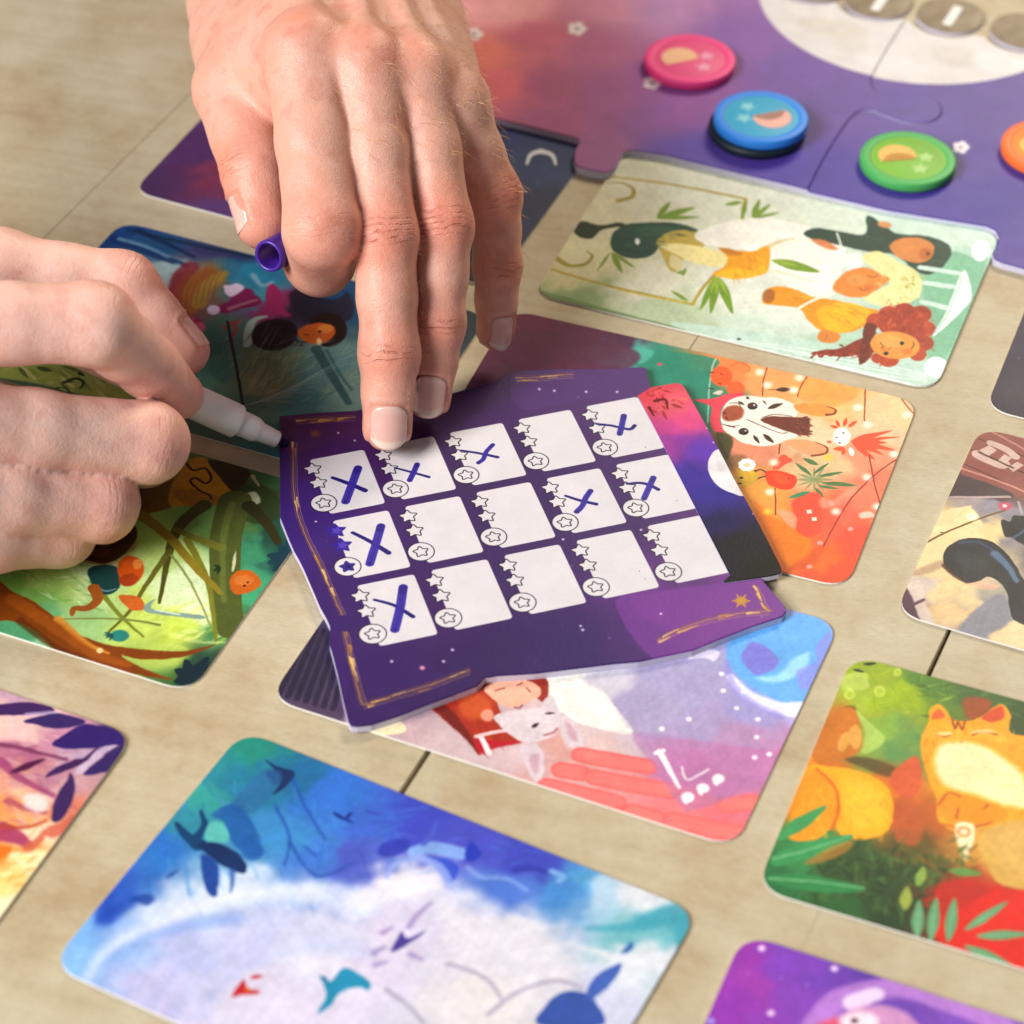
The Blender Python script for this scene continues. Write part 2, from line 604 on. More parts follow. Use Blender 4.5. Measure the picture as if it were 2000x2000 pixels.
def art_bride(c):
    c.bg([(FW, '200,560#cfc79c 300,300#d3cfae 500,250#d9d8c2 300,500#d8d2ae 700,250#dcdfcf 1000,300#dadfd0 900,600#dfe2d6 500,600#dddcc8 1200,330#d5e0d2 1100,700#dce4da 1600,380#c3ddcd 1780,430#bcd9c8 1700,600#8fc6a8 1620,830#8fc6a8 1560,900#bcdccc 1400,880#c3ddd0 900,790#cfdfcf 600,720#b9c8a8 250,640#93a878 1250,800#b4d2bd')], 3)
    c.p('#84bd9d', FW, '1560,560 1650,470 1760,500 1800,480 1740,640 1640,860 1560,900 1590,780 1560,680', .5, .9)
    c.p('#cfe3d6', FW, '1330,330 1500,345 1810,400 1800,450 1650,445 1480,400 1340,375', .5, .9)
    c.p('#c3dccf', FW, '650,735 1100,800 1560,890 1640,955 1560,985 1100,870 650,765', .6, .8)
    for k in range(4):
        c.s('#e9f3ee', FW, f'{800 + 90 * k},{800 + 14 * k} {1150 + 60 * k},{842 + 26 * k} 1560,{930 + 9 * k}', .4, .8, .2, .6)
    c.p('#6f8a55', FW, '95,612 180,632 420,700 640,758 620,772 350,700 120,652', .6, .8)
    for t in ('370,185 600,215 880,270', '880,270 872,300 868,345', '150,535 380,600 680,667', '680,667 715,612 762,558'):
        c.s('#b3a03c', FW, t, .9, 1.2)
    c.s('#d3b94c', FW, '400,610 540,640 640,658', .8, .8, .3, .8)
    c.s('#a3953a', FW, '345,212 410,208 455,232 450,262 400,276', .4, 1.9)
    c.s('#a3953a', FW, '165,490 215,520 275,514 303,485 280,466', 2.0, .5)
    c.p('#333d2a', FW, '232,385 262,352 330,368 400,358 442,372 400,374 335,388 300,418 255,414', .2)
    c.p('#2a5244', FW, '395,382 450,362 600,358 700,385 660,402 570,430 530,480 450,494 385,468 370,425', .3)
    c.e('#3f6a52', FW, 560, 392, 90, 22, 5, 1.2, .7)
    c.e('#eef2ee', FW, 472, 430, 9, 12)
    c.p('#c2ad55', FW, '545,430 600,392 690,392 725,432 700,480 640,500 620,545 590,532 570,490', .4)
    c.p('#efe2a2', FW, '555,445 640,438 730,455 812,482 785,525 690,512 625,482', .6)
    c.p('#e0d3a0', FW, '600,480 640,500 630,540 596,520', .4)
    c.p('#f1efe5', FW, '690,402 800,358 960,343 1090,368 1180,402 1255,462 1215,600 1100,642 1000,560 900,470 800,452 725,440', .6)
    c.scatter(FW, '720,410 960,350 1180,405 1240,470 1200,590 1000,540 880,460', ['#fbfaf4', '#dcd8c6', '#e6e2d2'], 90, 30, 80, 7, .6, 25, 20, 75)
    c.scatter(FW, '390,380 600,362 690,388 560,430 520,480 400,470', ['#1e4034', '#3f6a56'], 50, 24, 60, 6, .7, 10, 20, 76)
    for k in range(6):
        c.s('#dcd9c8', FW, f'{930 + 30 * k},{470 + 6 * k} {1040 + 24 * k},{440 + 16 * k} {1160 + 12 * k},{410 + 26 * k}', .25, .5, .3, .6)
    c.s('#cdbf86', FW, '955,455 1010,430 1070,418', 2.2, .4, .5, .7)
    c.p('#e8a41a', FW, '778,452 850,464 910,466 962,448 974,490 960,545 900,566 830,572 758,552 800,522 812,490', .25)
    c.p('#f2bf22', FW, '770,552 830,530 900,540 950,520 955,548 900,566 830,572', .5, .8)
    c.scatter(FW, '790,460 960,455 965,545 830,565', ['#f6c83c', '#c9821a', '#e0981a'], 36, 20, 50, 7, .6, 60, 30, 77)
    c.p('#c07a1e', FW, '780,454 850,466 870,480 820,482', .5, .8)
    for x0, y0, x1, y1, w in ((545, 342, 597, 280, 22), (548, 342, 690, 302, 24), (550, 344, 708, 338, 14), (866, 345, 885, 275, 16), (868, 282, 800, 292, 16), (905, 342, 935, 270, 22), (908, 342, 975, 290, 18), (912, 343, 1012, 320, 12),
                              (375, 470, 415, 548, 22), (377, 470, 465, 530, 12), (370, 470, 318, 542, 10), (665, 655, 598, 615, 14), (640, 560, 656, 530, 14), (655, 545, 620, 548, 12)):
        c.leaf('#7f9a38', FW, x0, y0, x1, y1, w)
    for x0, y0, x1, y1, w in ((778, 562, 832, 702, 34), (775, 562, 748, 702, 30), (770, 562, 708, 690, 24), (978, 500, 1162, 546, 34)):
        c.leaf('#7a9c2e', FW, x0, y0, x1, y1, w)
        c.leaf('#a9bf4a', FW, x0, y0, (x0 + x1) / 2 + 8, (y0 + y1) / 2, w * .4, .7)
    c.s('#b5a94e', FW, '985,540 1060,560 1130,580', .35, .2)
    c.p('#2a4a3e', FW, '1100,398 1150,380 1240,394 1330,402 1338,335 1400,366 1450,402 1560,410 1640,440 1655,485 1600,545 1540,552 1440,482 1350,472 1220,442 1130,422', .3)
    c.scatter(FW, '1120,385 1330,400 1440,410 1640,440 1640,500 1540,545 1350,465 1140,420', ['#1d382f', '#3c6152', '#24453a'], 80, 24, 60, 6, .7, 10, 20, 74)
    c.p('#d28b4c', FW, '1425,450 1460,422 1540,418 1590,450 1575,498 1520,512 1450,488', .25)
    c.e('#b9682c', FW, 1560, 478, 26, 24, 0, .8, .7)
    c.e('#7b3320', FW, 1568, 478, 7, 9)
    c.e('#d59a62', FW, 1405, 368, 27, 12, 10)
    c.p('#d8895a', FW, '1128,424 1180,428 1232,462 1180,456', .3)
    c.s('#e6ece6', FW, '1225,400 1236,430 1246,466', .6)
    c.p('#dfe9e6', FW, '1250,490 1300,473 1328,490 1312,532 1264,536', .2)
    c.p('#eee2a6', FW, '1320,490 1380,468 1460,510 1532,552 1542,622 1500,662 1400,676 1330,642 1425,590 1370,540', .4)
    c.p('#dd8c3e', FW, '1208,602 1265,542 1340,530 1392,556 1424,576 1362,622 1320,642 1250,634', .3)
    for q in ('1340,560 1360,566 1376,560', '1310,606 1326,616 1346,610', '1290,570 1300,585 1312,580'):
        c.s('#7a3f1a', FW, q, .35)
    c.scatter(FW, '1330,480 1460,510 1540,600 1480,670 1400,670', ['#f8f0c4', '#d8c47c', '#e9d894'], 60, 24, 60, 6, .7, 60, 25, 73)
    c.e('#e8a25c', FW, 1300, 575, 40, 22, 0, 1.5, .7)
    c.e('#cf6a34', FW, 1340, 606, 18, 11, 0, 1, .5)
    c.scatter(FW, '1450,550 1540,560 1540,640 1420,670 1390,650 1480,610', ['#8a9a3c', '#b3b55e'], 46, 12, 22, 8, .9, seed=4)
    c.p('#e59c1c', FW, '945,640 980,600 1060,608 1140,640 1210,650 1330,678 1392,700 1340,742 1280,772 1180,772 1120,732 1080,682 1000,672 950,665', .3)
    c.p('#f3bd1c', FW, '1150,690 1250,660 1350,690 1330,735 1260,770 1190,765', .8, .85)
    c.scatter(FW, '1000,620 1200,655 1380,700 1280,765 1130,730', ['#f8cc3a', '#c98416', '#d8931a', '#f0b020'], 60, 26, 70, 8, .6, 25, 20, 78)
    c.e('#a4662c', FW, 968, 636, 24, 28, 20, .8, .9)
    c.s('#f4efe2', FW, '1080,682 1140,650 1210,628', .9)
    c.e('#f2ece0', FW, 1190, 628, 16, 14)
    c.p('#d98a38', FW, '1150,790 1170,765 1215,770 1240,790 1210,812 1165,808', .25)
    c.s('#b5682a', FW, '1180,800 1190,780', .3)
    for x, y, r in ((1370, 730, 36), (1420, 704, 38), (1480, 694, 40), (1540, 706, 42), (1562, 760, 36), (1556, 815, 36), (1530, 855, 34), (1440, 740, 60), (1500, 760, 60), (1380, 870, 26), (1350, 820, 40), (1420, 872, 40)):
        c.e('#a93c22' if (x + y) % 3 else '#b84a2a', FW, x, y, r, r * .8, 0, .4)
    c.p('#8c2c18', FW, '1125,852 1180,838 1240,832 1340,790 1362,850 1312,896 1300,860 1250,866 1180,858', .3)
    c.s('#9a3a24', FW, '1128,868 1150,850 1165,866 1185,842 1200,862 1225,840', .8)
    c.p('#6f2312', FW, '1335,740 1375,750 1360,800 1330,880 1310,885 1320,800', .4)
    c.scatter(FW, '1340,720 1480,660 1590,720 1590,830 1500,890 1380,890 1340,800', ['#c8582f', '#8a2a16', '#b9482a', '#d0683a'], 150, 14, 34, 7, .8, 60, 160, 71)
    c.scatter(FW, '1200,840 1340,790 1362,850 1312,890 1220,862', ['#b04a2a', '#6a1d10'], 40, 16, 34, 6, .8, 160, 40, 72)
    c.e('#e29d47', FW, 1444, 822, 94, 52, 6, .25)
    c.e('#eeb566', FW, 1425, 808, 52, 26, 6, 1.6, .7)
    c.e('#d9743a', FW, 1490, 846, 20, 12, 0, 1.0, .6)
    c.e('#d9743a', FW, 1405, 838, 16, 10, 0, 1.0, .5)
    c.e('#2a130a', FW, 1411, 853, 9, 7)
    c.e('#2a130a', FW, 1470, 815, 8, 7)
    c.s('#7a3a14', FW, '1388,812 1400,826 1392,832', .3)
    c.s('#7a3a14', FW, '1505,836 1515,822 1512,812', .35)
    c.s('#a8572a', FW, '1420,838 1432,830', .3)
    for q in ('1542,530 1610,540 1680,552', '1560,588 1660,602', '1548,660 1600,672 1640,682'):
        c.s('#cfe6db', FW, q, 2.2, 2.2, .2)
    c.p('#e3f0ec', FW, '1586,786 1640,690 1702,540 1734,640 1690,700 1622,764', .25, 1, .3)
    c.s('#bcd5cc', FW, '1596,776 1650,690 1700,562', .4)
    c.e('#eaf3f0', FW, 1768, 466, 34, 42, 20, .4)
    c.e('#eaf3f0', FW, 1600, 905, 46, 40, 0, .5)
    c.s('#f2f8f6', FW, '1150,880 1400,944 1590,985 1640,940', .7, .9)
    c.e('#4a5a50', FW, 856, 798, 8, 4)


def art_zebra(c):
    c.bg([(FO, '620,250#ee8a4e 900,300#f4a868 1300,380#f0ac60 1700,480#f2cd9e 1200,650#efd2ac 1600,650#f2caa2 800,740#ec9676 1250,790#e2c294 1500,830#ef9c7a 850,1000#eca44c 1000,1300#ea842a 1150,1400#e97431 1300,1200#e96546 1500,1300#ea543b 1350,1500#e95a37 1600,1000#ee8466 100,150#58b0a0 350,220#2f8f78 500,330#2c8870 560,500#3a8a70 700,760#6a5a34 50,50#5a2f4f -200,50#6b2f4f -500,0#743050 -300,300#5a2c4c 0,300#5c3058 200,600#a04a60')], 3.2)
    c.p('#2c8d75', FO, '110,140 300,142 625,192 590,300 575,590 500,540 460,430 330,330 200,262 120,222', .6, .85)
    c.p('#5cb5a4', FO, '95,130 240,140 200,200 130,215', 1.0, .8)
    c.p('#66304d', FO, '-640,0 80,118 100,240 -200,300 -700,200', 1.2, .8)
    c.e('#d0526e', FO, 275, 223, 15, 9)
    c.s('#d8e4d0', FO, '615,190 590,260 572,420 566,580', .5, .4, .2, .7)
    c.e('#ea6631', FO, 650, 295, 68, 62)
    c.e('#ee8a4e', FO, 760, 250, 62, 40)
    c.s('#d86a30', FO, '700,240 760,212 820,240 815,270', .35)
    c.e('#ec6c3a', FO, 735, 370, 58, 42)
    for x, y in ((640, 280), (632, 340), (590, 370)):
        c.s('#5a1f14', FO, f'{x},{y} {x + 16},{y + 5}', .35)
    c.s('#3a1510', FO, '580,270 604,272', .4)
    c.s('#3a1510', FO, '572,368 596,372', .4)
    c.p('#e54c60', FO, '480,440 600,432 700,402 790,400 720,452 660,482 640,560 664,642 600,622 580,560 585,482', .5)
    c.p('#f0d8cc', FO, '596,400 640,380 660,392 640,410', .3, .9)
    c.p('#4a4a2a', FO, '620,640 700,655 720,700 705,770 680,800 640,730', .7, .9)
    c.p('#ecc98e', FO, '1095,465 1200,300 1500,380 1520,560 1400,560 1200,540', 2.0, .5)
    c.p('#ee9c3c', FO, '1120,420 1170,300 1500,370 1350,480 1200,460', 1.6, .55)
    c.p('#f3e9de', FO, '648,520 700,442 800,414 900,424 1000,430 1090,468 1112,530 1062,560 1185,590 1165,640 1050,682 980,712 900,722 780,702 720,664 665,622 648,572', .3)
    c.p('#ee9e4c', FO, '1095,470 1200,460 1320,480 1352,505 1330,530 1240,540 1122,512', .3)
    c.s('#8a3a1c', FO, '1290,480 1345,498 1336,524 1290,530', .3, 1.0)
    c.p('#f0a676', FO, '1040,692 1140,680 1240,700 1294,730 1282,770 1200,776 1100,742', .3)
    c.s('#8a3f20', FO, '1225,698 1290,728 1284,764 1200,780', .3, .8)
    c.p('#a4553a', FO, '650,530 680,486 740,472 785,500 772,550 710,570 665,562', .8)
    c.e('#6f2a1c', FO, 668, 520, 10, 8)
    c.e('#6f2a1c', FO, 680, 550, 9, 7)
    for x, y in ((838, 478), (785, 633)):
        c.e('#f6f0e8', FO, x, y, 42, 32)
        c.e('#2a1712', FO, x, y, 31, 22)
        c.e('#5a3226', FO, x - 6, y - 5, 18, 10, 0, .5)
        c.e('#ffffff', FO, x + 12, y - 6, 5, 5)
    c.p('#74301f', FO, '888,558 960,540 1100,546 1172,550 1188,590 1172,652 1100,646 1020,622 940,592', .35)
    c.scatter(FO, '1080,545 1190,545 1190,655 1090,650', ['#5a2015', '#8a4230'], 60, 20, 40, 8, .9, 10, 25, 3)
    for x0, y0, x1, y1, w in ((932, 492, 1022, 462, 26), (845, 655, 882, 706, 20), (903, 648, 968, 702, 26), (748, 450, 792, 470, 14), (800, 420, 820, 436, 16), (900, 440, 925, 470, 10), (665, 590, 740, 610, 8), (980, 378, 1078, 376, 26)):
        c.leaf('#4a251a', FO, x0, y0, x1, y1, w)
    for t in ('805,560 900,600 1000,640 1050,640', '900,545 980,528 1080,540', '930,378 1000,378', '650,585 700,600 760,596', '700,460 750,460 770,490'):
        c.s('#5a3020', FO, t, .35, .25)
    for a in range(0, 360, 30):
        c.leaf('#5f8a55', FO, 1215, 925, 1215 + 120 * math.cos(math.radians(a)), 925 + 75 * math.sin(math.radians(a)), 14, .55)
    for x0, y0, x1, y1, w in ((1200, 900, 1098, 824, 22), (1238, 835, 1146, 796, 26), (1210, 890, 1302, 824, 20), (1240, 905, 1392, 880, 18), (1262, 945, 1482, 962, 26), (1240, 962, 1364, 982, 16), (1220, 975, 1272, 1032, 22)):
        c.leaf('#557f4a', FO, x0, y0, x1, y1, w)
    c.leaf('#3a9468', FO, 1190, 1000, 1060, 1036, 28)
    c.s('#2f9468', FO, '1215,1010 1220,1050 1180,1080 1120,1075', .6, 2.2)
    c.p('#ea4620', FO, '915,882 960,870 1040,880 1104,908 1096,962 1050,986 980,976 930,946', .25)
    c.p('#f26a3c', FO, '960,890 1040,900 1060,940 1000,950', 1, .6)
    for t in ('975,855 1000,820 1030,788', '985,856 1020,826 1056,806'):
        c.s('#e65a40', FO, t, 1.2, 2.2)
    for t in ('920,880 890,866 850,872', '915,905 880,915 850,936', '860,872 850,885', '868,920 846,918'):
        c.s('#3a1a12', FO, t, .4)
    c.e('#5a1a10', FO, 1058, 918, 6, 5)
    c.p('#d3aa38', FO, '745,884 800,862 862,882 872,922 822,962 770,962', .5)
    c.e('#3a2a12', FO, 770, 914, 13, 6)
    c.e('#3a2a12', FO, 760, 948, 12, 5)
    for a in range(0, 360, 40):
        c.e('#f7f3ee', FO, 806 + 34 * math.cos(math.radians(a)), 836 + 25 * math.sin(math.radians(a)), 19, 15)
    c.e('#f0d890', FO, 806, 836, 12, 9)
    for x1, y1, w in ((1690, 626, 26), (1742, 664, 18), (1712, 748, 30), (1640, 775, 26), (1585, 805, 26), (1620, 640, 34), (1655, 700, 34), (1600, 740, 34), (1540, 790, 22)):
        c.leaf('#e85a36', FO, 1440, 690, x1, y1, w)
    for x0, y0, x1, y1, w in ((1360, 608, 1308, 596, 18), (1370, 604, 1345, 562, 20), (1395, 602, 1412, 548, 24), (1420, 606, 1476, 566, 22), (1400, 735, 1330, 740, 26), (1400, 735, 1385, 775, 24)):
        c.leaf('#e65a2c', FO, x0, y0, x1, y1, w)
    c.e('#f5f0ea', FO, 1382, 664, 54, 56, 0, .25)
    for x, y in ((1393, 640), (1370, 702), (1352, 668)):
        c.e('#2a1a18', FO, x, y, 7, 4)
    c.e('#f5efe8', FO, 1440, 755, 16, 28, -20)
    c.e('#e86a5a', FO, 1306, 696, 14, 9)
    c.p('#e9583e', FO, '1080,1062 1150,1020 1250,1010 1262,1150 1240,1256 1120,1264 1090,1150', .8)
    c.p('#f0a88c', FO, '1000,1110 1100,1140 1092,1232 1010,1150', .6, .8)
    c.p('#f3b39a', FO, '1250,1040 1330,1050 1400,1000 1480,960 1420,1060 1330,1090 1260,1100', 1.5, .55)
    for x, y in ((1183, 1120), (1214, 1165)):
        c.p('#f8e2d4', FO, [(x - 16, y - 10), (x + 14, y - 12), (x + 18, y + 10), (x - 12, y + 12)], .15, 1, 0, True)
    c.p('#ee8522', FO, '850,1060 950,1150 1100,1232 1192,1330 1100,1450 1030,1440 940,1250', 1.2)
    c.p('#d2552a', FO, '1060,1460 1180,1380 1260,1300 1290,1340 1200,1450 1100,1480', 1.4, .5)
    c.e('#f07868', FO, 1400, 1120, 60, 90, 10, 2, .5)
    for t in ('925,245 905,330 900,415', '1170,300 1130,365 1110,420', '1525,375 1522,470 1520,570', '1745,430 1780,480 1820,525', '975,980 980,1060 980,1140', '1550,780 1570,900 1615,1070', '1710,805 1580,900 1440,1040 1340,1200 1270,1330', '1005,710 1000,770'):
        c.s('#9c2f22', FO, t, .4, .35)
    c.dots('#fff3e2', FO, '885,270 1125,305 930,350 1480,485 1540,590 1780,530 970,820 945,1000 1345,1120 1535,910 1700,770 1090,380 1600,1090', 26, 1.6, .95)
    c.dots('#ffd24a', FO, '930,1120 1300,790', 24, 1.5, .9)
    c.dots('#f7a9a0', FO, '1250,1310 1185,1455 1435,1225 1320,1070', 18, .5, .9)
    c.p('#f8ddd0', FO, '1490,1130 1560,1120 1580,1150 1500,1160', .8, .8)


def art_sleep(c):
    c.bg([(FS, '100,200#463e56 200,150#4a4058 200,300#5b4a66 300,320#b59ca6 450,400#c5aab0 650,450#cfb8bc 800,420#d4bcc0 1000,430#d6a59d 1200,300#b1a4c2 1300,250#aea5ca 1400,350#b5a1c8 1550,300#a59cd8 1700,250#c5c1ea 1650,200#7aa8ee 1500,430#c486b0 1400,500#c57baa 1600,450#cb82b0 1450,650#eb7b82 1300,640#ec8688 1100,560#de9694 950,520#d5acaa 1100,200#eeeae4 500,200#8a6a80 300,100#4a4060')], 3.2)
    for k in range(7):
        c.s('#2f2842', FS, f'{165 + 24 * k},{60 - 6 * k} {118 + 26 * k},{150 + 4 * k} {72 + 28 * k},{250 + 8 * k}', 1.3, 1.6, .5, .75)
    c.p('#efe2bc', FS, '345,352 435,330 470,368 380,378', .5)
    c.p('#f1ede5', FS, '900,200 1030,183 1105,262 1184,372 1080,362 980,332 925,300', .5)
    c.p('#dccfd0', FS, '960,330 1080,360 1190,380 1260,480 1100,450 980,420', 1.2, .6)
    c.p('#ac3624', FS, '545,285 640,250 735,214 765,300 832,372 832,406 730,420 700,442 650,382', .3)
    c.p('#702020', FS, '545,285 600,290 660,360 700,442 650,384', .6, .8)
    c.e('#cc6230', FS, 690, 290, 55, 42, 0, 2, .8)
    c.scatter(FS, '600,270 740,220 800,380 700,430', ['#c2502c', '#8f2a1e'], 40, 30, 70, 5, .6, 60, 15, 5)
    c.p('#a2362a', FS, '850,206 912,204 914,272 880,262', .4)
    c.p('#efb9a0', FS, '718,232 790,204 872,214 894,252 842,282 790,292 738,262', .3)
    c.e('#e39a82', FS, 726, 318, 21, 19, 0, .4)
    for t in ('820,224 835,216', '850,232 862,244', '812,292 826,296 836,286', '752,240 780,232'):
        c.s('#9c4a3a', FS, t, .45)
    c.p('#ba1c32', FS, '690,380 740,398 842,398 740,426 722,442 692,420', .3)
    c.s('#f2e6e6', FS, '705,384 718,408 732,436', 1.3)
    c.s('#ecc9cc', FS, '690,384 740,372 780,366', 1.0)
    c.p('#ddcfd4', FS, '748,320 830,300 900,294 952,300 946,372 900,396 840,402 790,372', .3)
    c.p('#d9c9d0', FS, '830,422 880,408 906,462 890,532 858,500', .3)
    c.p('#c8a2ae', FS, '858,448 884,440 892,470 880,502 864,486', .7, .8)
    c.p('#d9c9d0', FS, '955,308 1000,340 1032,402 1012,432 968,392', .3)
    c.p('#c8a2ae', FS, '972,336 1000,362 1012,400 984,384', .7, .8)
    c.p('#d5c6cd', FS, '893,286 930,254 948,300 920,312', .3)
    c.leaf('#3a2430', FS, 866, 356, 890, 342, 12)
    c.leaf('#3a2430', FS, 906, 312, 940, 310, 7)
    c.s('#b5767a', FS, '905,380 930,374 946,360', .7)
    for t in ('1022,442 1120,460 1228,478', '960,490 1020,500', '1064,512 1180,535 1300,556', '916,540 1010,562 1130,592', '1180,622 1255,640', '1312,648 1400,668 1520,692', '1480,600 1560,590'):
        c.s('#ec7472', FS, t, 5.2, 5.2, .3)
        c.s('#f28884', FS, t, 3.6, 3.6, .6, .7)
    c.p('#b77fb2', FS, '1186,372 1400,398 1640,428 1600,530 1380,616 1332,602 1250,480', 1.0, .55)
    c.p('#aaa3c9', FS, '1040,190 1360,120 1500,130 1520,260 1640,310 1640,420 1400,396 1190,372 1110,262', 1.5, .45)
    c.s('#f3e8ef', FS, '1268,432 1298,488 1330,545', 1.7, .8)
    c.s('#f3e8ef', FS, '1256,436 1280,428', 1.2)
    c.s('#eedfe8', FS, '1338,480 1356,520 1422,488', .5)
    for x, y in ((1357, 575), (1404, 547), (1453, 517)):
        c.e('#f6ecf0', FS, x, y, 20, 15)
        c.leaf('#f6ecf0', FS, x - 10, y, x - 4, y + 22, 18)
    c.p('#6fb4f2', FS, '1478,130 1500,70 1600,20 1740,0 1810,60 1790,180 1700,290 1600,250 1510,190', .8, .95)
    c.p('#8585dc', FS, '1526,132 1560,86 1624,118 1642,160 1580,192 1546,170', .8)
    c.p('#a8def9', FS, '1570,200 1640,190 1690,140 1740,120 1720,180 1640,214', 1.2, .9)
    c.p('#9a94e4', FS, '1700,180 1760,150 1760,100 1806,60 1790,180 1720,240', 1.2, .7)
    c.s('#eceafc', FS, '1490,196 1550,256 1640,294 1706,300', 2.0, 5.5, 1.0, .95)
    c.s('#9d96e2', FS, '1478,150 1500,220 1560,280 1650,320', 1.5, 2.0, 1.0, .6)
    c.p('#e6dff2', FS, '1358,142 1400,108 1456,118 1440,146 1410,136', .6, .9)
    c.dots('#f6ecf6', FS, '1463,187 1468,240 1510,295 1577,330 1573,386 1613,440 1533,243 1567,450 1275,360 1360,330', 9, .35, .95)


def art_cat(c):
    c.bg([(FC, '1000,150#9ab028 1150,280#a2ba16 1000,300#aac03c 1300,220#5a8638 1600,250#486b36 1780,400#3b562c 1100,500#8bb144 1200,560#679654 900,420#c37b28 800,560#cc7226 760,700#ec9418 1000,780#f9b41b 1200,700#d57628 1250,900#c56426 1500,600#f1a116 1700,1000#dca548 700,1080#399054 560,1180#2b7646 900,1150#38562c 1100,1250#2f4d28 1300,1100#665624 800,1330#2b6634 1100,1420#234426 1500,1350#b42618 1750,1400#e8180e 1700,1550#dc1c0c 2200,1000#e0a030 2200,1500#c81a10 2300,500#4a6a30 2500,1800#8a2a18')], 3.2)
    c.p('#c0d166', FC, '900,180 1000,165 1020,242 940,254 880,242', .6, .85)
    c.scatter(FC, '1000,120 1500,180 1300,420 1000,330', ['#b5c93c', '#8fae20', '#6f9a30'], 50, 40, 110, 10, .5, 40, 60, 8)
    c.p('#b1cb66', FC, '948,350 1050,440 1104,500 1040,562 980,562 1002,462', .6, .9)
    c.scatter(FC, '1250,200 1800,320 1800,500 1250,420', ['#3c5c30', '#587a44', '#6a8a48'], 60, 50, 120, 14, .6, 20, 40, 9)
    for x, y, r in ((1165, 165, 20), (1075, 260, 28), (925, 275, 28)):
        c.e('#cfdc6a', FC, x, y, r, r, 0, .5, .8)
        c.e('#a9bf2a', FC, x, y, r * .55, r * .55, 0, .5, .8)
    c.leaf('#2f3a1c', FC, 940, 150, 1000, 165, 14)
    c.leaf('#2f3a1c', FC, 990, 125, 1060, 120, 16)
    c.p('#6a4a1c', FC, '830,390 900,340 945,335 950,360 860,400', .8, .9)
    c.p('#cb7b24', FC, '840,370 940,340 972,430 982,540 900,602 740,612 790,480', .6)
    for x, y, a in ((895, 515, 20), (942, 478, 15), (960, 500, 10)):
        c.e('#e0a64c', FC, x, y, 26, 52, a, .5)
    c.p('#5a4a24', FC, '900,600 1000,590 1150,640 1120,690 1000,650', 1.0, .8)
    c.p('#f9b018', FC, '730,640 830,638 960,660 1090,720 1144,822 1122,952 1020,1002 900,992 850,922 842,762', .4)
    c.p('#fcc63a', FC, '900,700 1040,730 1110,820 1080,920 960,960 900,860', 2.2, .7)
    c.p('#f39e18', FC, '700,650 800,680 866,800 832,942 720,1012 600,982 650,850', .5)
    c.scatter(FC, '720,660 960,670 1120,780 1110,940 900,980 640,970', ['#fdc84a', '#ee9c14', '#f9b82a'], 120, 40, 100, 12, .5, 60, 30, 82)
    c.s('#d57616', FC, '760,650 850,740 868,860 835,950', .8, 1.0, .4)
    c.p('#d5643a', FC, '1128,692 1244,588 1284,640 1272,762 1200,802', .6)
    c.p('#c26030', FC, '1150,820 1220,800 1290,920 1270,1030 1160,1010', 1.0, .8)
    c.p('#f5a81e', FC, '1280,520 1320,420 1330,350 1380,328 1440,400 1500,412 1580,390 1680,328 1735,380 1752,480 2100,520 2200,920 1600,942 1450,962 1370,902 1360,802 1300,640', .5)
    c.p('#f8b93c', FC, '1310,470 1440,420 1560,440 1700,470 1740,520 1600,500 1380,510', 1.6, .7)
    c.scatter(FC, '1290,520 1330,400 1500,420 1740,420 1800,560 1800,920 1460,950 1370,860', ['#fcc048', '#e08a14', '#f7b02c', '#d97c12'], 170, 30, 70, 10, .55, 80, 40, 81)
    c.p('#dd6c34', FC, '1336,402 1370,348 1402,390', .5)
    c.p('#d2542a', FC, '1590,392 1684,334 1702,392 1640,418', .5)
    c.p('#b0481e', FC, '1490,310 1560,290 1640,320 1600,380 1520,400', 1.0, .8)
    for t in ('1440,400 1455,450 1470,415 1490,455 1505,410', '1370,480 1400,490 1432,480', '1540,482 1600,464 1665,480', '1440,520 1470,530 1490,515'):
        c.s('#b0560f', FC, t, .6)
    c.p('#fbe6b0', FC, '1360,470 1430,465 1440,480 1380,486', .5, .7)
    c.p('#fbe6b0', FC, '1530,470 1600,452 1660,468 1600,472', .5, .7)
    c.p('#f5e8b4', FC, '1352,582 1384,528 1500,516 1614,545 1710,606 1800,690 1830,838 1700,832 1540,775 1410,738 1360,676', 2.0)
    c.scatter(FC, '1370,560 1500,520 1720,610 1800,720 1800,830 1540,770 1400,730', ['#fff4cc', '#e8d48c', '#f3e2a4'], 90, 30, 70, 10, .5, 30, 30, 83)
    c.p('#ed9a18', FC, '1366,832 1420,768 1560,800 1720,862 1650,922 1460,942', .5)
    for t in ('1372,830 1420,770 1480,790', '1470,850 1460,900', '1600,850 1620,830', '1400,930 1500,950 1640,920'):
        c.s('#c66c12', FC, t, .7)
    c.p('#f5e6bc', FC, '1458,932 1542,928 1554,990 1512,1104 1480,1082', .4)
    c.e('#dd9c5c', FC, 1500, 968, 36, 28, 10, .4)
    c.e('#f3dcb8', FC, 1500, 968, 20, 15, 10, .4)
    c.p('#d8ae58', FC, '1568,1020 1640,942 1850,930 2100,1262 1720,1242 1622,1152', .6)
    c.p('#ddb76a', FC, '1640,1000 1803,960 1850,1150 1720,1150', 3, .6)
    c.scatter(FC, '720,1060 1200,1040 1400,1130 1330,1400 900,1300 640,1300', ['#22401f', '#3f6a38', '#2a5230', '#587a3c', '#1c3518'], 260, 40, 110, 16, .75, 30, 90, 10)
    c.scatter(FC, '1150,1010 1500,1010 1560,1190 1300,1200', ['#6a6a2c', '#4a6a2c', '#8a6a28'], 70, 40, 90, 18, .7, 30, 90, 12)
    c.p('#dc1a0e', FC, '1360,1260 1420,1215 1560,1220 1803,1290 2200,1400 2200,1800 1803,1660 1500,1560 1340,1480', .8, .92)
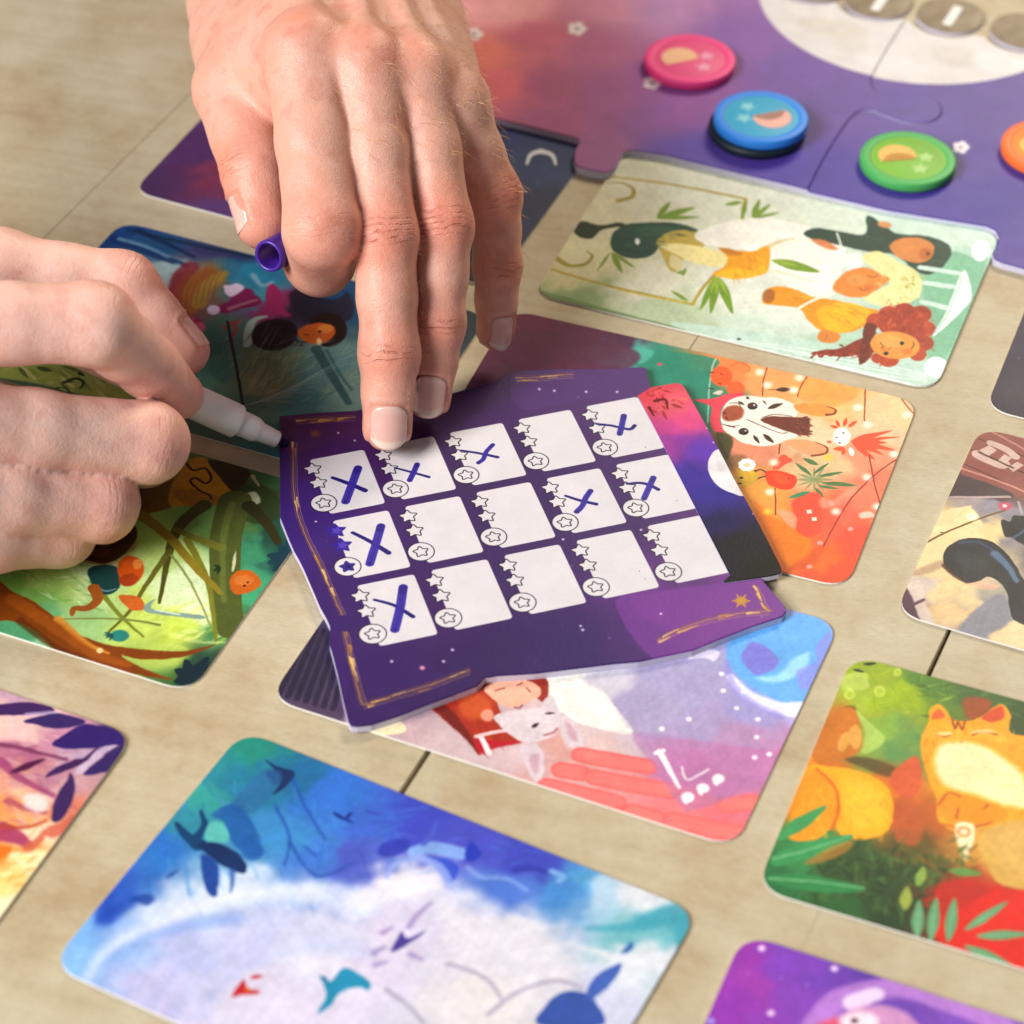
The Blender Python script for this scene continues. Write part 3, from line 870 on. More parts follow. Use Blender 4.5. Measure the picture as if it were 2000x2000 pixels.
    c.p('#a8301e', FC, '1360,1260 1420,1215 1560,1222 1650,1260 1500,1330 1400,1400', 2, .55)
    c.p('#3b9a5c', FC, '536,1085 700,1020 935,978 880,1042 700,1102 556,1140', .4)
    c.p('#2f8a50', FC, '505,1195 700,1178 1005,1250 860,1272 640,1252', .4)
    c.p('#44a061', FC, '570,1010 620,920 805,832 722,932', .4)
    c.p('#d8862c', FC, '700,1120 830,1040 940,1010 900,1070 780,1120', .7, .6)
    for t in ('540,1100 720,1055 930,985', '520,1200 740,1215 1000,1250'):
        c.s('#7fc08a', FC, t, .5, .3)
    c.leaf('#8fae50', FC, 1265, 1240, 1300, 1140, 50)
    c.leaf('#9aa84a', FC, 1200, 1360, 1215, 1240, 60)
    c.leaf('#6a9a4c', FC, 1420, 1160, 1590, 1180, 40)
    for x0, y0, x1, y1, w in ((1262, 1500, 1275, 1308, 62), (1330, 1520, 1362, 1295, 60), (1420, 1520, 1452, 1298, 58), (1500, 1462, 1722, 1318, 44), (1560, 1492, 1830, 1480, 46), (1500, 1540, 1745, 1645, 48)):
        c.leaf('#68a074', FC, x0, y0, x1, y1, w)
        c.leaf('#86b88c', FC, x0, y0, x0 + (x1 - x0) * .9, y0 + (y1 - y0) * .9, w * .22, .8)


def art_ocean(c):
    c.bg([(FB, '1350,160#2f9c88 1100,420#43afa4 950,560#3f9cac 800,720#3a82cc 560,1050#2e58bc 420,1180#8bbfee 340,1300#98c9f1 600,1000#3a6cc8 1300,400#2f8baa 1600,300#2a7baa 1800,400#3f82d8 1500,650#4a9cd4 1700,750#4f8bdc 1900,800#5a6bcc 1200,950#dcebf6 900,1080#dbeaf7 700,1250#a5c5ee 1000,1250#bfc5ec 800,1450#cecbea 1300,1200#d4d4ee 1300,1500#e5dfec 1700,1200#eeecf2 1600,1600#e8e2ee 1200,2000#e6e0ee 2200,2300#e6e6ee'),
          (FB2, '300,250#4a55c4 600,350#555cca 900,450#4a54c4 100,250#4a74d4 800,650#5c86da 1100,600#4f96d4 1200,560#5facd8 1350,650#bfdcea 1550,680#e6ecec 300,620#efedf2 300,800#e4deee 100,1000#e7dfec 600,900#ece8ec 900,900#edebec 1700,860#4fb4c0 1500,930#82c9ce 1500,1050#eaeeee 1300,1250#dbdfee 700,1250#f0ebe6 1000,1100#ebe8ea 500,1800#e8e4ea')], 3.2)
    c.scatter(FB, '900,300 1900,330 1900,900 700,950', ['#2f74c4', '#5aa8dc', '#3a8ab8', '#4f9ce0'], 90, 90, 220, 24, .35, 60, 40, 21)
    c.scatter(FB2, '0,80 1200,560 1000,640 0,560', ['#3c48b8', '#6a7ae0', '#4f8ae0'], 70, 80, 200, 20, .4, 25, 50, 22)
    c.s('#e4eef8', FB, '470,1420 550,1290 700,1185 950,1070 1200,985 1500,955 1750,955 1932,1010', 1.6, 8, 3.4, .85)
    for x, y, r in ((960, 1050, 60), (1080, 1010, 70), (1240, 960, 70), (1380, 940, 60), (1520, 940, 50), (1680, 940, 60)):
        c.e('#edf4fb', FB, x, y, r, r * .6, 0, 3.4, .75)
    for k in range(9):
        c.s('#f1f0f8' if k % 2 else '#b3c3ec', FB, f'{520 + 70 * k},{1480 + 18 * k} {760 + 66 * k},{1280 + 10 * k} {1100 + 70 * k},{1140 + 14 * k} {1500 + 60 * k},{1060 + 26 * k}', 1.5, 5.0, 5.0, .32)
    c.s('#8fb3ee', FB, '560,1330 760,1210 1000,1130 1260,1090', 1.0, 4.0, 3.0, .55)
    c.s('#17507a', FB, '948,575 1000,640 1070,692', 1.0, 3.6)
    c.s('#17507a', FB, '1080,508 1100,590 1055,655', .8, 2.6)
    c.p('#367ba8', FB, '1250,470 1400,300 1500,300 1460,420 1350,522', 1.0, .8)
    c.p('#2a6cb0', FB, '1140,530 1250,470 1330,520 1405,680 1392,762 1290,722 1230,642 1200,562', .8, .9)
    c.p('#1b3c6e', FB, '1428,235 1500,270 1588,300 1545,372 1468,422 1512,332', .5)
    c.p('#2f5f94', FB, '1430,300 1500,290 1520,330 1480,370', .8, .8)
    c.p('#6bcbc0', FB, '1108,602 1150,562 1212,590 1228,672 1110,672', .4)
    c.p('#1b3c6c', FB, '1066,690 1160,680 1272,730 1324,802 1312,848 1240,828 1150,772', .4)
    c.p('#2a56a4', FB, '1080,750 1172,800 1166,964 1108,932', .5)
    c.p('#2a6cb0', FB, '1310,640 1400,680 1420,740 1360,780 1300,740', .9, .8)
    c.s('#2a58a8', FB, '1250,830 1250,900 1240,950', 1.5, .4, .5, .7)
    for t in ('1580,340 1650,500 1750,660', '1480,480 1560,650 1530,800', '1560,680 1700,860 1900,790', '1700,750 1640,700'):
        c.s('#2a5ab4', FB, t, .9, .6, .5, .7)
    c.leaf('#1f3f90', FB, 1790, 515, 1866, 560, 22)
    c.leaf('#1f3f90', FB, 1900, 515, 1850, 560, 20)
    c.leaf('#1f3f90', FB, 1850, 550, 1905, 575, 14)
    c.p('#1f489c', FB, '690,990 780,955 830,980 800,1020 740,1000', 1.0, .7)
    c.leaf('#1f489c', FB, 890, 870, 960, 830, 20, .7)
    c.p('#d4343a', FB, '1248,1514 1310,1420 1332,1470 1392,1480 1382,1500 1300,1502', .4)
    c.leaf('#d4404a', FB, 1345, 1412, 1418, 1400, 24)
    c.p('#e8762c', FB, '1320,1460 1350,1475 1330,1490', .4)
    c.p('#2f9cbc', FB, '1720,1400 1780,1430 1850,1358 1935,1392 1995,1440 1980,1480 1932,1462 1830,1492 1780,1562 1708,1604 1760,1502', .5)
    c.p('#2f6fae', FB, '1725,1405 1760,1410 1750,1430', .4)
    c.e('#3c48b8', FB2, 190, 432, 92, 46, -15, .9, .9)
    c.s('#93baee', FB2, '300,452 400,430 540,462', 3.0, 4.0, .8, .9)
    c.p('#2c46be', FB2, '570,470 605,398 658,468 600,508', .5)
    c.p('#3a58cc', FB2, '360,480 470,490 540,540 500,620 440,560', .8, .9)
    c.s('#a3b8ee', FB2, '150,592 200,522 330,490 440,540 492,642', 1.2, 2.4, .8, .8)
    c.s('#8fb0ea', FB2, '590,540 660,590 800,600 900,660', 1.4, 1.0, .8, .8)
    c.s('#3a46b4', FB2, '850,550 950,545 1042,576', 2.2, .8, .6, .9)
    c.s('#8fc3ea', FB2, '1040,560 1100,590 1080,610', 1.6, 1.6, .6, .8)
    c.s('#5a6ad2', FB2, '350,410 400,350 420,290', 1.6, .8, .6, .8)
    for x, y, rx, ry in ((300, 640, 120, 74), (80, 690, 110, 62), (560, 700, 100, 50), (690, 760, 70, 40)):
        c.e('#f5f3f8', FB2, x, y, rx, ry, 0, 4.5, .85)
    c.p('#57499c', FB2, '172,992 230,888 262,922 355,880 250,964', .6)
    for t in ('270,860 320,790 390,730', '80,1000 140,970', '90,1065 150,1050', '280,1010 340,1036', '130,890 180,860'):
        c.s('#b4a4ce', FB2, t, 1.6, .8, .8, .9)
    for t in ('480,1060 600,1096 700,1150 770,1250', '150,1200 260,1280 350,1380', '700,1330 860,1210 1060,1150 1200,1190'):
        c.s('#b5aec0', FB2, t, 1.2, .9, .8, .8)
    c.p('#3f61b0', FB2, '968,1390 1010,1280 1080,1222 1180,1208 1264,1250 1316,1390', .5)
    c.p('#4a6ebc', FB2, '1222,1232 1260,1150 1330,1090 1414,1058 1372,1150 1272,1242', .5)
    c.p('#3a76b4', FB2, '1408,1002 1470,938 1478,975 1430,1012', .5)
    c.p('#eef3f4', FB2, '1160,960 1400,1000 1650,1010 1700,960 1650,1090 1400,1050', 1.6, .9)
    c.s('#46aebc', FB2, '1230,870 1450,860 1650,800 1760,780', 1.0, 7, 1.6, .7)
    c.im *= np.array([0.93, 0.925, 0.955])


def art_forest(c):
    c.bg([(FG, '100,1250#7bb056 300,1250#b2d074 450,1230#c9e0a2 700,1000#a3c964 850,1100#bed784 950,1250#d9e8ba 1000,1380#e0ecc2 900,1500#cde064 700,1450#c3d76c 400,1480#a3c984 100,1500#5ba476 150,1600#9bcba4 1050,900#7ba45c 1150,950#668644 1250,850#465628 1350,1000#2b5646 1400,1150#265654 1250,1100#46966e 1250,1300#4baa7c 1180,1450#488656 950,1700#487638 1000,1700#1b3640 850,1600#b3c964 300,1000#363618 500,1080#564620 300,300#9bac48 500,250#b4be62 1400,700#4b7646 -500,900#4a7a3a -800,1200#4f8a4c')], 3.4)
    c.scatter(FG, '150,120 750,200 750,360 200,300', ['#7a9a3a', '#c8d28a', '#4a6a26', '#d6dca0'], 70, 50, 130, 18, .7, 20, 30, 31)
    c.scatter(FG, '20,1170 450,1170 480,1400 250,1400', ['#8fc45a', '#d5eaa0', '#5f9a46', '#e4f2c4'], 60, 60, 150, 14, .5, 20, 30, 32)
    c.scatter(FG, '650,1400 1110,1350 1110,1590 700,1560', ['#e4ef7a', '#bcd44a', '#eef6b0'], 60, 60, 150, 18, .5, -20, 30, 33)
    c.p('#846418', FG, '700,762 880,718 880,862 690,905', .8)
    c.p('#c9941a', FG, '870,752 950,640 1042,634 1082,702 1184,832 1100,862 950,872 850,862', .4)
    c.p('#9a6c18', FG, '870,800 1000,790 1120,850 950,872', 1.0, .7)
    c.s('#46220f', FG, '945,602 928,636 968,690 1030,682 1062,730 1032,758 982,730 958,748 1000,792 1050,815 1062,838', .8, .6)
    c.p('#443214', FG, '1048,640 1240,688 1242,742 1182,802 1118,742', .4)
    c.p('#3a4a24', FG, '1180,800 1290,760 1400,820 1440,900 1330,960 1200,930', 1.0, .8)
    c.p('#dfe3c4', FG, '1225,820 1280,800 1310,850 1260,860', .6, .8)
    c.s('#d8c8a0', FG, '1270,720 1300,770', 1.2, .6, .3, .8)
    for t, w0, w1, cc in (('1025,868 930,940 880,1010 850,1100 830,1200 800,1360', 4.2, .8, '#555522'), ('850,1100 740,1260 650,1400 540,1510', 1.8, .6, '#6a6a2a'),
                          ('1180,850 1140,1000 1130,1150 1140,1350 1162,1490', 9, 7, '#59642f'), ('1250,870 1340,960 1400,1060', 4, 2, '#3c3a1c'), ('940,1040 1040,1240 1070,1400 1085,1550', 2.0, .8, '#84842f'),
                          ('700,910 850,1030 1000,1200 1112,1310', 3.4, 1.4, '#94842c'), ('860,1120 960,1260 1060,1480', .8, .4, '#8f9a5a'), ('1112,1080 1000,1040 880,990', 3, 1.5, '#7a7a30'), ('520,1320 600,1420 720,1530', 1.5, .6, '#7f8a34'), ('800,1470 600,1440 320,1440', .9, .4, '#7f8a44')):
        c.s(cc, FG, t, w0, w1, .3)
    c.s('#77823f', FG, '1165,860 1128,1000 1118,1150 1126,1350', 2, 1.4, .6, .7)
    c.p('#e2ddb8', FG, '1168,1140 1186,1100 1180,1180 1165,1200', .4, .9)
    c.p('#84440f', FG, '-60,1215 60,1300 180,1360 300,1450 420,1530 600,1580 900,1602 1085,1568 900,1634 700,1642 610,1622 700,1682 868,1744 700,1722 500,1682 300,1612 180,1502 60,1450 -60,1430', .4)
    c.s('#d3923a', FG, '290,1440 430,1560 545,1612', 2.2, .8, .5, .9)
    c.s('#a85c1c', FG, '60,1340 200,1430 340,1530 480,1620 640,1670', 4, 2, 1, .7)
    c.s('#5f300c', FG, '100,1450 260,1570 420,1640', 2.4, 1.2, .8, .7)
    c.e('#f2d9a0', FG, 500, 1600, 16, 12, 0, .5)
    c.p('#52341a', FG, '388,1122 450,1050 560,990 662,960 684,1040 600,1132 500,1164', .5)
    c.s('#b89a6a', FG, '430,1150 540,1168 640,1120 690,1050', .8, .6)
    c.p('#7a4a22', FG, '450,1100 520,1060 560,1100 500,1130', .8, .7)
    c.p('#1f4a48', FG, '438,1200 500,1168 582,1180 602,1272 560,1314 490,1302', .4)
    c.s('#6f8f96', FG, '480,1280 530,1300 580,1290', .5)
    c.e('#cd5a18', FG, 655, 1190, 68, 68, 0, .4)
    c.p('#a8441a', FG, '600,1230 660,1210 700,1240 660,1275 610,1270', .5)
    c.e('#ea9a50', FG, 690, 1165, 24, 26, 0, .6, .8)
    c.p('#c96a2c', FG, '598,1322 700,1330 724,1390 650,1392', .4)
    c.s('#a05c24', FG, '470,1285 492,1340 440,1385 372,1388 360,1418', 3.2, 1.2)
    c.p('#8aa396', FG, '722,1378 780,1340 770,1392 1002,1420 1002,1440 760,1412', .3)
    c.s('#cfdccc', FG, '780,1396 900,1418', .5)
    c.e('#2b857c', FG, 600, 1524, 48, 30, 0, .4)
    for a in (150, 175, 200, 120):
        c.leaf('#1f5a58', FG, 570, 1520, 570 + 50 * math.cos(math.radians(a)), 1520 + 34 * math.sin(math.radians(a)), 12)
    c.p('#ca6a20', FG, '1155,1252 1190,1200 1262,1198 1314,1260 1262,1302 1180,1314', .4)
    c.e('#e0904a', FG, 1225, 1245, 50, 26, 0, 1, .6)
    c.e('#4a1f0c', FG, 1228, 1272, 7, 6)
    c.e('#4a1f0c', FG, 1245, 1255, 6, 5)
    for x1, y1 in ((1052, 1630), (930, 1640), (875, 1695), (870, 1760), (985, 1775), (1030, 1760), (1055, 1690)):
        c.leaf('#18303c', FG, 960, 1735, x1, y1, 56)
    for x1, y1 in ((1340, 1120), (1345, 1160), (1370, 1200), (1400, 1060), (1460, 1000), (1420, 1210)):
        c.leaf('#1b4450', FG, 1450, 1130, x1, y1, 46)
    for x1, y1 in ((1075, 1170), (1070, 1200), (1090, 1215)):
        c.leaf('#24401f', FG, 1110, 1180, x1, y1, 14)


def art_garden(c):
    c.bg([(FU, '60,740#1f4878 200,650#1f4c86 400,720#2a5682 600,760#464b76 850,800#2a5b82 300,800#567b96 420,900#a5bfc0 450,1000#864050 550,950#86604c 650,930#967646 800,900#3a7692 900,900#2f86a4 950,1000#469ca8 1000,1050#9c3666 1200,1100#362b40 1350,1000#1f4b70 1420,1050#1f5676 650,1300#3b7662 700,1400#568c7c 850,1250#5b7b74 1000,1380#76866c 950,1500#8b926c 1200,1450#668680 1350,1350#6b8b88 1400,1550#769088 1100,1600#4b7674 900,1650#5b7b6c 700,1750#4b6654 950,1850#367b7c 1000,1780#36767c 1700,1100#4a5a5c 2000,1150#3c4a50 -300,1200#3a6a5a -400,1500#4a6a5a')], 3.2)
    for t, w0, w1, cc in (('250,655 400,720 560,800', 2.4, 1.2, '#142f58'), ('120,700 350,790 520,850', 4, 2, '#1a386c'), ('150,700 300,745 420,800', 1.5, 1.2, '#7aa2bc'), ('600,760 760,790 890,810', 4, 2, '#3f3f6c'), ('200,650 500,720 880,800', 1.2, 1.6, '#16304e')):
        c.s(cc, FU, t, w0, w1, .7, .8)
    for t, w, cc in (('430,1130 415,1040 468,930 540,860', 8, '#8b3640'), ('520,1090 555,960 640,885', 7, '#a3622a'), ('590,1060 640,955 725,895', 5, '#a8843a'), ('480,1100 470,1000 530,900', 3, '#9c4434'), ('390,980 420,900 470,850', 3, '#a8bcc0')):
        c.s(cc, FU, t, w, w * .7, 1.2, .85)
    for k in range(8):
        c.s('#6a4a3c', FU, f'{455 + 30 * k},{1110 - 10 * k} {470 + 32 * k},{990 - 10 * k} {545 + 30 * k},{890 - 6 * k}', .4, .4, .3, .5)
    c.e('#9a2658', FU, 560, 1190, 54, 58, 0, .8)
    c.p('#841f54', FU, '676,1092 780,1040 900,1010 934,1060 820,1092 740,1114', .6)
    c.e('#89265e', FU, 830, 1020, 70, 40, -20, .8)
    c.p('#e0cce2', FU, '728,962 770,958 800,948 844,970 812,1002 770,1022 738,1002', .5)
    c.e('#d5c0d5', FU, 672, 1095, 36, 26, 0, .6)
    c.e('#d6647e', FU, 592, 1192, 34, 30, 0, .8)
    c.e('#c94a70', FU, 550, 1150, 22, 18, 0, .6)
    c.s('#b07a8a', FU, '760,1090 840,1060 910,1040', 1.6, 1.0, .5, .8)
    c.p('#a23266', FU, '958,1040 985,948 1042,990 1062,1080 1104,1132 1000,1112', .5)
    c.s('#d8d4d8', FU, '890,900 940,960 1000,940', 1.6, 1.0, 1, .5)
    c.p('#282334', FU, '1090,1010 1250,950 1420,1000 1432,1150 1200,1162', 1.4, .85)
    c.e('#1d4c74', FU, 1325, 985, 82, 52, 0, .8)
    c.p('#b2c4b8', FU, '838,1292 850,1182 900,1136 974,1130 904,1172 884,1284', .6)
    c.e('#221722', FU, 1010, 1232, 130, 88, -8, .5)
    c.e('#281a19', FU, 1305, 1205, 108, 96, 0, .5)
    c.scatter(FU, '890,1180 1120,1170 1130,1290 920,1300', ['#3a2838', '#150d16', '#2c1c2c'], 60, 40, 90, 7, .8, 10, 25, 84)
    c.p('#c2622a', FU, '1140,1220 1190,1180 1270,1168 1340,1190 1330,1250 1250,1285 1170,1265', .4)
    c.e('#dd8c48', FU, 1292, 1200, 42, 26, -10, .8, .85)
    c.e('#e8c89c', FU, 1258, 1272, 14, 20, 0, .5)
    c.e('#3a1710', FU, 1262, 1215, 10, 7)
    c.s('#6a2a16', FU, '1170,1230 1200,1236', .5)
    for t in ('770,1165 795,1200 760,1275', '790,1170 820,1150', '745,1200 720,1180'):
        c.s('#a04a44', FU, t, 1.6, .8, .4, .9)
    c.scatter(FU, '580,1280 1420,1300 1440,1600 900,1620 620,1450', ['#8fa89c', '#9aa47c', '#4f7a72', '#38655c', '#a4b4a4'], 150, 80, 200, 9, .45, -40, 30, 41)
    c.scatter(FU, '800,1350 1150,1350 1150,1600 850,1600', ['#a3a67a', '#6f7a50', '#b4b48c'], 70, 50, 120, 7, .5, -30, 50, 42)
    c.p('#3a6f6c', FU, '620,1280 700,1220 760,1300 740,1500 640,1420', 1.4, .55)
    c.p('#5a8084', FU, '1000,1600 1150,1450 1400,1340 1430,1400 1250,1550', 1.6, .55)
    c.p('#a9bd62', FG, '-200,60 150,120 420,150 720,230 760,320 500,330 200,260 -200,180', .8, .95)
    c.scatter(FG, '-100,100 420,140 740,240 740,320 300,300', ['#7a9a3a', '#d3dba0', '#3a5222', '#c2cc84', '#8aa84a'], 90, 40, 110, 18, .8, 20, 30, 31)
    for t in ('320,250 380,230 420,250 400,280', '400,205 420,215'):
        c.s('#26321a', FG, t, 1.2, .6)
    c.s('#14231c', FU, '750,1160 770,1270 800,1420 835,1625', .9, .8, .2)
    c.s('#3a5a5c', FU, '1240,1310 1330,1460 1420,1610', 3.0, 2.0, .5, .9)
    c.s('#46626a', FU, '1300,1320 1380,1460 1440,1540', 1.0, .8, .4, .8)
    for k in range(10):
        c.s('#a9bcb0', FU, f'{820 + 30 * k},{1630 - 6 * k} {960 + 30 * k},{1600 - 16 * k} {1120 + 36 * k},{1610 - 30 * k}', .3, .2, .2, .5)
    c.scatter(FU, '560,1650 1000,1750 1010,1900 700,1800', ['#3a5a48', '#6a8068', '#2a4a40'], 90, 30, 80, 8, .7, -40, 40, 43)


def art_deck(c):
    c.bg([(FK, '850,120#864642 700,300#8b4c44 1000,400#924c3b 600,480#563644 800,540#462c38 600,640#a49694 800,650#96909c 900,800#8b8690 500,760#e4cb96 650,850#ecd49c 300,1000#e2cc9c 300,1100#e4cc9c 400,1300#ead09c 500,1500#e4c596 700,1400#e5cfa0 700,1550#8b898e 800,1450#949296 950,1650#e2c99c 200,1300#d1c3b8 120,1450#664254 1500,500#6a4a48 1500,1200#4a4a54 2500,1200#8a7a78')], 3.6)
    c.p('#904e46', FK, '640,160 800,80 1046,140 1500,250 1500,700 1046,598 960,600 556,432 600,250', .5)
    for t, cc, w in (('690,150 860,215 1046,290', '#5a2a28', .6), ('630,235 800,300 1046,420', '#5a2a28', .6), ('580,350 760,430 900,500', '#5a2a28', .5), ('556,385 800,465 1046,565', '#c88a80', .7), ('800,100 900,150 1046,232', '#c08078', .7)):
        c.s(cc, FK, t, w)
    for t in ('690,240 770,200 832,240 760,290', '830,330 890,270 952,300 872,362', '918,372 990,330 1044,358 960,412'):
        c.p('#d4beb2', FK, t, .2, .9, .2, True)
    c.s('#d4beb2', FK, '668,262 690,290 860,362 900,345', 2.4, 2.4, .2, .9)
    c.s('#d4beb2', FK, '780,182 900,232 980,292', 2.2, 2.2, .2, .9)
    c.s('#5a2a28', FK, '690,255 830,320 960,380', .6)
    c.p('#46303c', FK, '455,602 530,448 700,478 965,592 700,612', .5)
    c.s('#b5a0a0', FK, '465,608 700,610 930,606', .9)
    c.p('#ecd5a4', FK, '330,760 600,680 640,700 684,760 724,930 420,1102 150,1200 230,960', .6)
    c.s('#74592a', FK, '280,965 420,892 650,796 725,770 900,712', .6)
    c.s('#74592a', FK, '385,885 415,893', .5)
    c.e('#fff6d4', FK, 640, 765, 42, 30, 0, 1.4)
    c.e('#f6e4b4', FK, 360, 865, 40, 24, 0, 1.4, .8)
    c.e('#cc4866', FK, 895, 680, 52, 32, 0, 1.2)
    c.e('#ffe6e6', FK, 895, 680, 20, 13, 0, .5)
    c.s('#a9a4a8', FK, '1000,650 1030,740', .8)
    c.p('#bc9e82', FK, '150,1205 380,1110 424,1150 220,1230', 1.0, .85)
    c.p('#5b3b4e', FK, '40,1440 122,1318 226,1575 130,1570 40,1500', .5)
    c.p('#d8c8bc', FK, '128,1305 230,1268 262,1420 335,1602 228,1575 172,1420', .6, .9)
    c.s('#5b3b4e', FK, '100,1460 180,1452 255,1418', 1.2, .8, .6)
    c.p('#93919a', FK, '530,1660 600,1560 720,1450 830,1380 900,1400 925,1500 965,1582 860,1662 780,1732 560,1690', .8)
    c.p('#e8cfa4', FK, '780,1735 880,1640 1000,1580 1400,1600 1300,1900', 1.0)
    c.p('#e0b49a', FK, '600,1280 720,1270 850,1310 800,1340 680,1330', 1.0, .8)
    c.p('#141d2b', FK, '408,1100 430,1020 520,954 640,928 780,958 884,1030 984,1160 1060,1300 1200,1500 1100,1620 960,1572 930,1480 910,1362 850,1282 760,1238 680,1272 590,1284 510,1232 430,1168', .25)
    c.s('#33507c', FK, '540,968 680,966 800,1030', 1.0, .8, .8, .8)
    c.s('#6f8eae', FK, '820,1060 920,1160 985,1270', 2.6, 1.4, .8, .8)
    c.p('#24323c', FK, '500,1060 640,1040 760,1100 700,1180 560,1160', 2.0, .7)
    c.s('#4a2420', FK, '420,1150 500,1225 590,1280', 1.6, 1.0, .6, .8)
    c.p('#151d27', FK, '868,790 930,802 960,758 1046,758 1500,800 1500,1100 1046,985 960,930 890,912', .3)
    c.s('#4a5f74', FK, '960,930 1010,900 1046,870', .8)


def art_autumn(c):
    c.bg([(FA, '0,400#e4bfb4 200,400#e2bcb8 400,480#c58ea4 100,600#b16c8a 300,800#b58096 50,800#d89c86 200,950#e2bca0 50,1000#e49656 300,950#e6d0c4 200,1100#e4ac76 80,1350#ea7624 250,1250#ecd4b8 50,1550#ecd086 200,1500#eee0b0 60,1700#efe6c0 600,800#c59ca4 550,1050#d48066 600,600#bca0b8 0,100#bf9cb0 900,500#462b62 -600,600#8a5a8a -900,1200#c07a6a -600,1700#e0b47a')], 3.4)
    c.scatter(FA, '0,450 500,450 550,1000 0,1100', ['#c98aa0', '#e8c8c0', '#a85a80', '#d49a8c'], 90, 80, 200, 22, .45, 25, 40, 51)
    c.scatter(FA, '0,1100 350,1100 200,1500 0,1800', ['#f0c870', '#f6ecc8', '#ea8a3a', '#e8a058'], 60, 60, 150, 26, .6, -30, 40, 52)
    for t, w0, w1, cc in (('-100,520 100,540 330,600 500,640', 1.5, 1.0, '#7a3a60'), ('0,650 150,780 400,910', 2.6, 1.2, '#a04a76'), ('0,1180 120,1225 210,1280', 6, 2, '#a83a68'), ('60,950 200,1010 340,1040', 2, 1, '#b05a6a'), ('0,1140 200,1150 350,1100', 1.4, .8, '#b5503a'), ('220,1300 300,1240 330,1180', 3, 1, '#c86a50'), ('400,1180 500,1130 560,1060', 4, 1, '#cc6a56')):
        c.s(cc, FA, t, w0, w1, .6, .85)
    c.p('#e9dfdc', FA, '200,900 320,910 360,1000 280,1040 180,980', 1.2, .8)
    c.p('#c8b4cc', FA, '560,740 640,640 780,540 900,530 800,590 680,690 620,740', .6, .9)
    c.p('#462862', FA, '-200,250 130,208 280,214 412,270 200,302 -200,300', .4)
    c.p('#3e2c6a', FA, '178,350 300,310 440,288 642,350 560,392 420,406 290,382', .4)
    c.p('#392470', FA, '388,520 500,440 640,372 800,398 990,450 990,530 850,532 700,552 560,562 450,552', .4)
    c.p('#3e2c6a', FA, '628,752 700,680 850,570 990,535 960,640 842,722 720,752', .4)
    c.p('#48265c', FA, '338,772 420,700 560,640 640,620 742,538 662,640 560,702 450,742', .4)
    c.leaf('#5b204c', FA, 70, 742, 345, 632, 50)
    c.p('#462c64', FA, '388,1052 430,900 500,800 532,738 564,840 540,962 470,1082 408,1114', .4)
    c.s('#b9a8cc', FA, '200,300 420,280', 1.2, .8, .6, .8)


def art_bubble(c):
    c.bg([(FP, '300,200#9c34ac 400,400#a13eb0 600,250#8644bc 800,320#7642b4 1000,320#683cac 200,500#9638b0 600,480#8b48bc 1300,450#6c44b4 1600,520#8651c0 600,900#8a48b8 1500,1200#8a5ac0 2500,900#6a44a8')], 3.2)
    c.s('#bc86d4', FP, '640,760 740,585 850,465 1000,412 1200,392 1400,432 1700,540 1900,700', 5, 6, 1.2, .9)
    c.s('#ecd8f3', FP, '955,474 1020,440 1085,420', 4.5, 3.5, 1.0, .95)
    c.p('#d49cc4', FP, '760,640 900,525 1050,482 1200,500 1330,600 1500,900 700,900', 1.5, .9)
    c.p('#7a48b0', FP, '1150,440 1320,460 1450,560 1400,600 1300,520', 2, .7)
    c.e('#f0dce8', FP, 990, 580, 110, 60, 0, 1.6)
    c.e('#4a2838', FP, 960, 572, 22, 16, 0, .6)
    c.p('#e05a7a', FP, '740,600 850,555 870,600 780,660', 1.2, .9)
    c.dots('#f4dcf6', FP, '430,160 845,275 482,530', 20, .8)
    c.dots('#a8a0f4', FP, '140,575', 22, .8)
    c.dots('#dcaee8', FP, '540,330 690,370 350,300', 7, .5, .6)


def art_dusk(c):
    c.bg([(V, '300,360#583864 400,300#5a386a 430,340#823e5a 450,410#68487e 700,300#48385e 1000,260#3d4874 1050,320#485474 1040,420#45485e 920,450#38384a 960,530#383a42 600,250#50385f')], 3)
    c.s('#e2e3e8', FH, '574,1034 592,985 622,962 662,953', .7, 2.6, .3)
    c.s('#e2e3e8', FH, '662,953 712,964 742,990 756,1036', 2.6, .7, .3)
    c.dots('#a9b0c8', FH, '500,1180 640,1150 470,900', 6, .4, .5)


def art_navy(c):
    c.bg([(V, '1960,740#2a2342 1990,650#2e2848 1990,790#241e3a 2300,700#30304e 2400,900#24203c')], 3)
    c.dots('#7a78a8', V, '1990,700', 3, .4, .5)


CARDS = [  # cx, cy, angle, painter, label
    (75.97, 610.62, -0.365, art_bride, 'pale cream and mint card with figures in yellow, tucked against the moon board'),
    (42.67, 529.34, -0.342, art_zebra, 'orange card with a striped animal head, half under the purple score board'),
    (12.00, 444.54, -0.394, art_sleep, 'lilac and pink card with sleeping red head, under the lower edge of score board'),
    (126.49, 388.28, -0.368, art_cat, 'green and orange card with a fat cat, at the right edge'),
    (-28.87, 357.01, -0.473, art_ocean, 'blue and white ocean card with a diving whale, lowest in the middle'),
    (-118.43, 492.07, -0.386, art_forest, 'bright green forest card lying under the hand that holds the marker'),
    (-77.85, 569.65, -0.384, art_garden, 'teal garden card with dark haired figure, behind the white marker'),
    (167.99, 476.03, -0.40, art_deck, 'card with a black tail on beige and brown planks, right edge'),
    (-160.74, 404.23, -0.398, art_autumn, 'card with dark purple leaves over orange and pink, at the left edge'),
    (93.14, 299.75, -0.382, art_bubble, 'violet card with a pale bubble, cut by the bottom edge'),
    (-46.26, 657.88, -0.40, art_dusk, 'dusky purple card with white crescent, behind the flat hand'),
    (201.18, 559.97, -0.368, art_navy, 'plain dark navy card corner at the right edge'),
]
